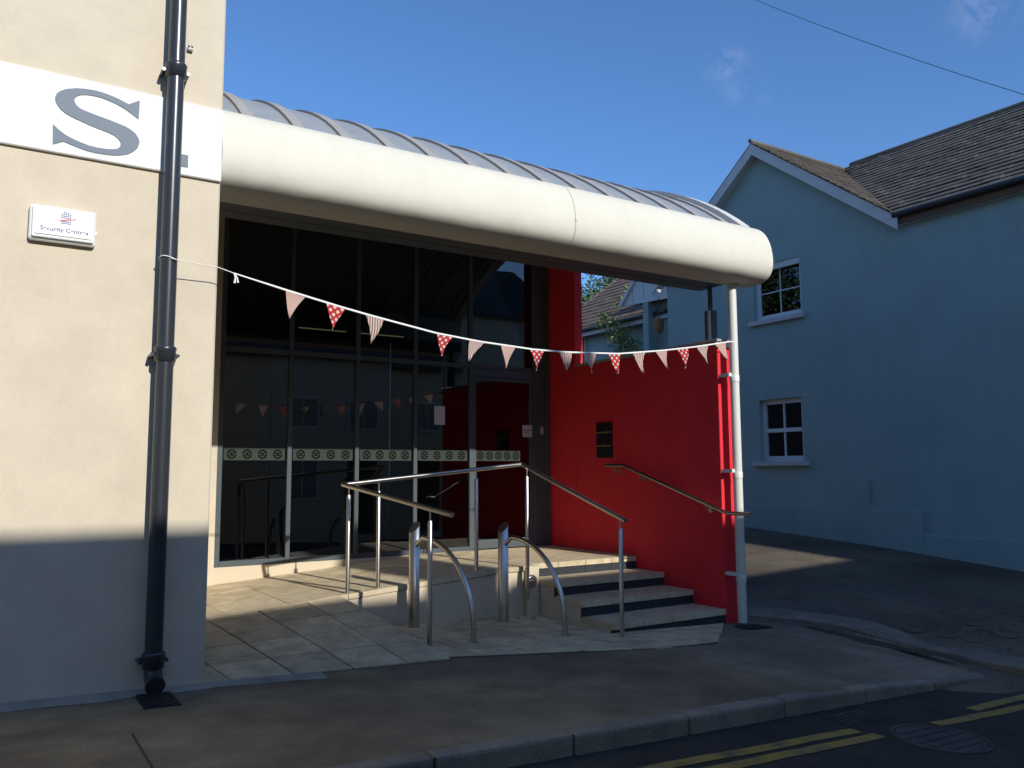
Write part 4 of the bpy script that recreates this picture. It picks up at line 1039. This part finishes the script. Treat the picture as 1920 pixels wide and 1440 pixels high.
MB().tube([(XPp - .25, 14.675, 6.03), (XPp - .25, 14.675, 5.92), (XPp - .25, 14.675, 5.78)], [.02, .09, .05], 10).build('lamp_globe', 'sill', pg)
# hanging basket
hb = thing('hanging_basket', 'orange terracotta basket hanging in the porch shade', 'hanging basket', (XPp, 14.95, 4.9))
MB().tube([(XPp, 14.95, 4.85), (XPp, 14.95, 4.92), (XPp, 14.95, 5.1), (XPp, 14.95, 5.2)], [.05, .10, .13, .14], 14).build('pot', 'terracotta', hb)
MB().tube([(XPp, 14.95, 5.2), (XPp, 14.95, 5.75)], .01, 6).build('chain', 'black', hb)

# ------------------------------------------------------------------ plants
def leaf_cloud(blobs, n, size, seed):
    rnd = random.Random(seed); mb = MB()
    tot = sum(b_[3] ** 2 for b_ in blobs)
    for bx_, by_, bz_, br_, *sq in blobs:
        cnt = int(n * br_ ** 2 / tot)
        for _ in range(cnt):
            d = Vector((rnd.gauss(0, 1), rnd.gauss(0, 1), rnd.gauss(0, 1))).normalized()
            rr = br_ * (rnd.random() ** .4) * (1 + .18 * math.sin(d.x * 7 + bx_) * math.sin(d.z * 6 + by_))
            p = Vector((bx_, by_, bz_)) + d * rr
            u = Vector((rnd.gauss(0, 1), rnd.gauss(0, 1), rnd.gauss(0, .6))).normalized(); w = u.cross(d + Vector((0, 0, .4))).normalized()
            s_ = size * rnd.uniform(.6, 1.3)
            mb.quad([p - u * s_, p + w * s_ * .45, p + u * s_, p - w * s_ * .45])
    return mb
tr = thing('tree', 'dark green leafy tree rising behind the annexe roof', 'tree', (20, 26, 1))
MB().tube([(20, 26, .5), (20.1, 26, 3), (19.9, 26.2, 6)], [.3, .24, .15], 10).build('trunk', 'twig', tr)
MB().tube([(20, 26, 3), (21.5, 25.4, 5.5), (22.4, 25, 7.2)], [.14, .1, .05], 8).build('branch', 'twig', tr)
MB().tube([(20, 26, 3.4), (18.8, 26.8, 5.6), (18, 27.2, 6.8)], [.14, .1, .05], 8).build('branch', 'twig', tr)
bl = [(20, 26, 7.0, 1.6), (22.2, 27, 9.0, 1.2), (23.3, 27, 9.6, 1.2), (21.2, 27, 8.0, 1.25), (20.4, 27.4, 6.9, 1.2), (24.6, 27, 10.2, 1.3), (25.8, 27.4, 9.6, 1.4), (22.6, 26.4, 7.4, 1.5), (19.2, 26.6, 5.6, 1.2), (24.2, 26.6, 8.2, 1.4)]
leaf_cloud(bl, 26000, .085, 3).build('crown', 'leaf', tr)
tr2 = thing('tree', 'leafy tree mirrored in the upper window of the blue house', 'tree', (1.5, 19.5, 1))
MB().tube([(1.5, 19.5, .5), (1.6, 19.6, 4), (1.4, 19.5, 8)], [.3, .22, .1], 10).build('trunk', 'twig', tr2)
leaf_cloud([(1.5, 19.5, 8.2, 1.9), (.2, 20.4, 7.4, 1.7), (2.6, 19.2, 6.8, 1.6), (1.2, 20.6, 9.4, 1.3), (-1, 20.8, 6.4, 1.4)], 9000, .10, 8).build('crown', 'leaf', tr2)
cl = thing('climber', 'sunlit climbing plant with pale leaves hanging at the porch corner', 'climbing plant', (13.85, 16.4, .6))
MB().tube([(13.9, 16.3, .6), (13.88, 16.4, 2.5), (13.9, 16.25, 4.0), (13.85, 16.5, 5.3)], [.05, .04, .035, .02], 8).build('stem', 'twig', cl)
leaf_cloud([(13.75, 16.75, 5.45, .33), (13.85, 16.35, 5.05, .42), (13.95, 16.1, 4.6, .38), (13.9, 16.2, 4.1, .35), (14.0, 16.5, 5.9, .16), (14.1, 16.3, 6.25, .13)], 1500, .045, 5).build('leaves', 'leaf2', cl)
tw = MB(); rnd = random.Random(4)
for k in range(30):
    p = Vector((13.9, 16.25, 3.6 + 1.4 * rnd.random())); pts = [p]
    d = Vector((-.2, rnd.uniform(-.6, 1), rnd.uniform(-.4, .5)))
    for q in range(4): d += Vector((0, rnd.gauss(0, .3), rnd.gauss(-.1, .3))); pts.append(pts[-1] + d * .12)
    tw.tube(pts, .008, 5)
tw.build('twigs', 'twig', cl)

# ------------------------------------------------------------------ overhead cable
d1, d2 = Vector((0.672, 0.553, 0.493)), Vector((0.85, 0.387, 0.358)); o_ = Vector((0, 0, 1.5))
pa, pb = o_ + d1 * 23, o_ + d2 * 17.5
ends = [pa + (pa - pb) * 1.2, pb + (pb - pa) * .35]
pts = [ends[0].lerp(ends[1], t) - Vector((0, 0, .45 * 4 * t * (1 - t) - .45 * .86)) for t in rng(0, 1, 24)]
tag(MB().tube(pts, .007, 6).build('overhead_cable', 'cable'), 'thin dark overhead cable crossing the sky towards the blue house roof', 'cable')

# ------------------------------------------------------------------ houses across the street (behind the viewer: shade and reflections)
def opp(label, x0, x1, ridge, front, m, chim=None, nwin=3):
    t = thing('terrace_house', label, 'house', ((x0 + x1) / 2, front, -.3), 'houses across the street')
    depth = 2 * (front + 6.2) if False else 6.4
    yr = -6.2; yb = yr - (front - yr)
    ez = ridge - (front - yr) * .70
    box('wall', m, x0, x1 - .01, yb, front, -1.0, ez, t)
    mb = MB(); mb.hexa([(0, 0), (1, 0), (1, 1)], 0, 0); mb = MB()
    mb.extr([(front + .25, ez - .17), (yr, ridge), (yb - .25, ez - .17), (yb - .25, ez - .30), (yr, ridge - .15), (front + .25, ez - .30)], 0, x0, x1 - .01)
    rf_ = mb.build('roof', 'slate', t)
    g_ = MB()
    for xx in (x0 + .05, x1 - .06): g_.quad([(xx, front - .02, ez - .05), (xx, yr, ridge - .1), (xx, yb + .02, ez - .05)])
    g_.build('gable', m, t)
    n = nwin
    for k in range(n):
        xc = x0 + (x1 - x0) * (k + .5) / n
        for zz in ((.7, 2.0), (2.75, 3.7)):
            if zz[1] > ez - .2: continue
            if k == n // 2 and zz[0] < 1:
                d_ = box('door', 'brownwood', xc - .45, xc + .45, front + .003, front + .04, -.3, 1.9, t)
                continue
            w_ = box('window', 'upvc', xc - .5, xc + .5, front + .003, front + .05, zz[0], zz[1], t)
            box('pane', 'blind', xc - .43, xc - .02, front + .055, front + .06, zz[0] + .07, zz[1] - .07, w_)
            box('pane', 'blind', xc + .02, xc + .43, front + .055, front + .06, zz[0] + .07, zz[1] - .07, w_)
    for cx, w_, top in (chim or []):
        c_ = box('chimney', 'brick', cx - w_ / 2, cx + w_ / 2, yr - .35, yr + .35, ridge - .6, top, t)
        for q in (-.2, .2): MB().tube([(cx + q * w_ * 1.2, yr, top), (cx + q * w_ * 1.2, yr, top + .3)], .09, 10).build('pot', 'terracotta', c_)
opp('buff rendered terrace house across the street facing the drainpipe', -16, 6.9, 7.36, -2.9, 'opp_a', [(-6, .9, 8.5), (6.3, .85, 8.7)], 6)
opp('pale terrace house across the street facing the steps', 6.9, 10.6, 7.42, -2.9, 'opp_b', None, 2)
opp('low buff house across the street facing the driveway', 10.6, 13.0, 7.24, -2.9, 'opp_a', None, 1)
opp('tall cream house across the street facing the blue house', 13.0, 17.2, 9.2, -2.9, 'opp_b', None, 2)
opp('low end house across the street beyond the tall cream one', 17.2, 34, 6.6, -2.9, 'opp_a', None, 5)
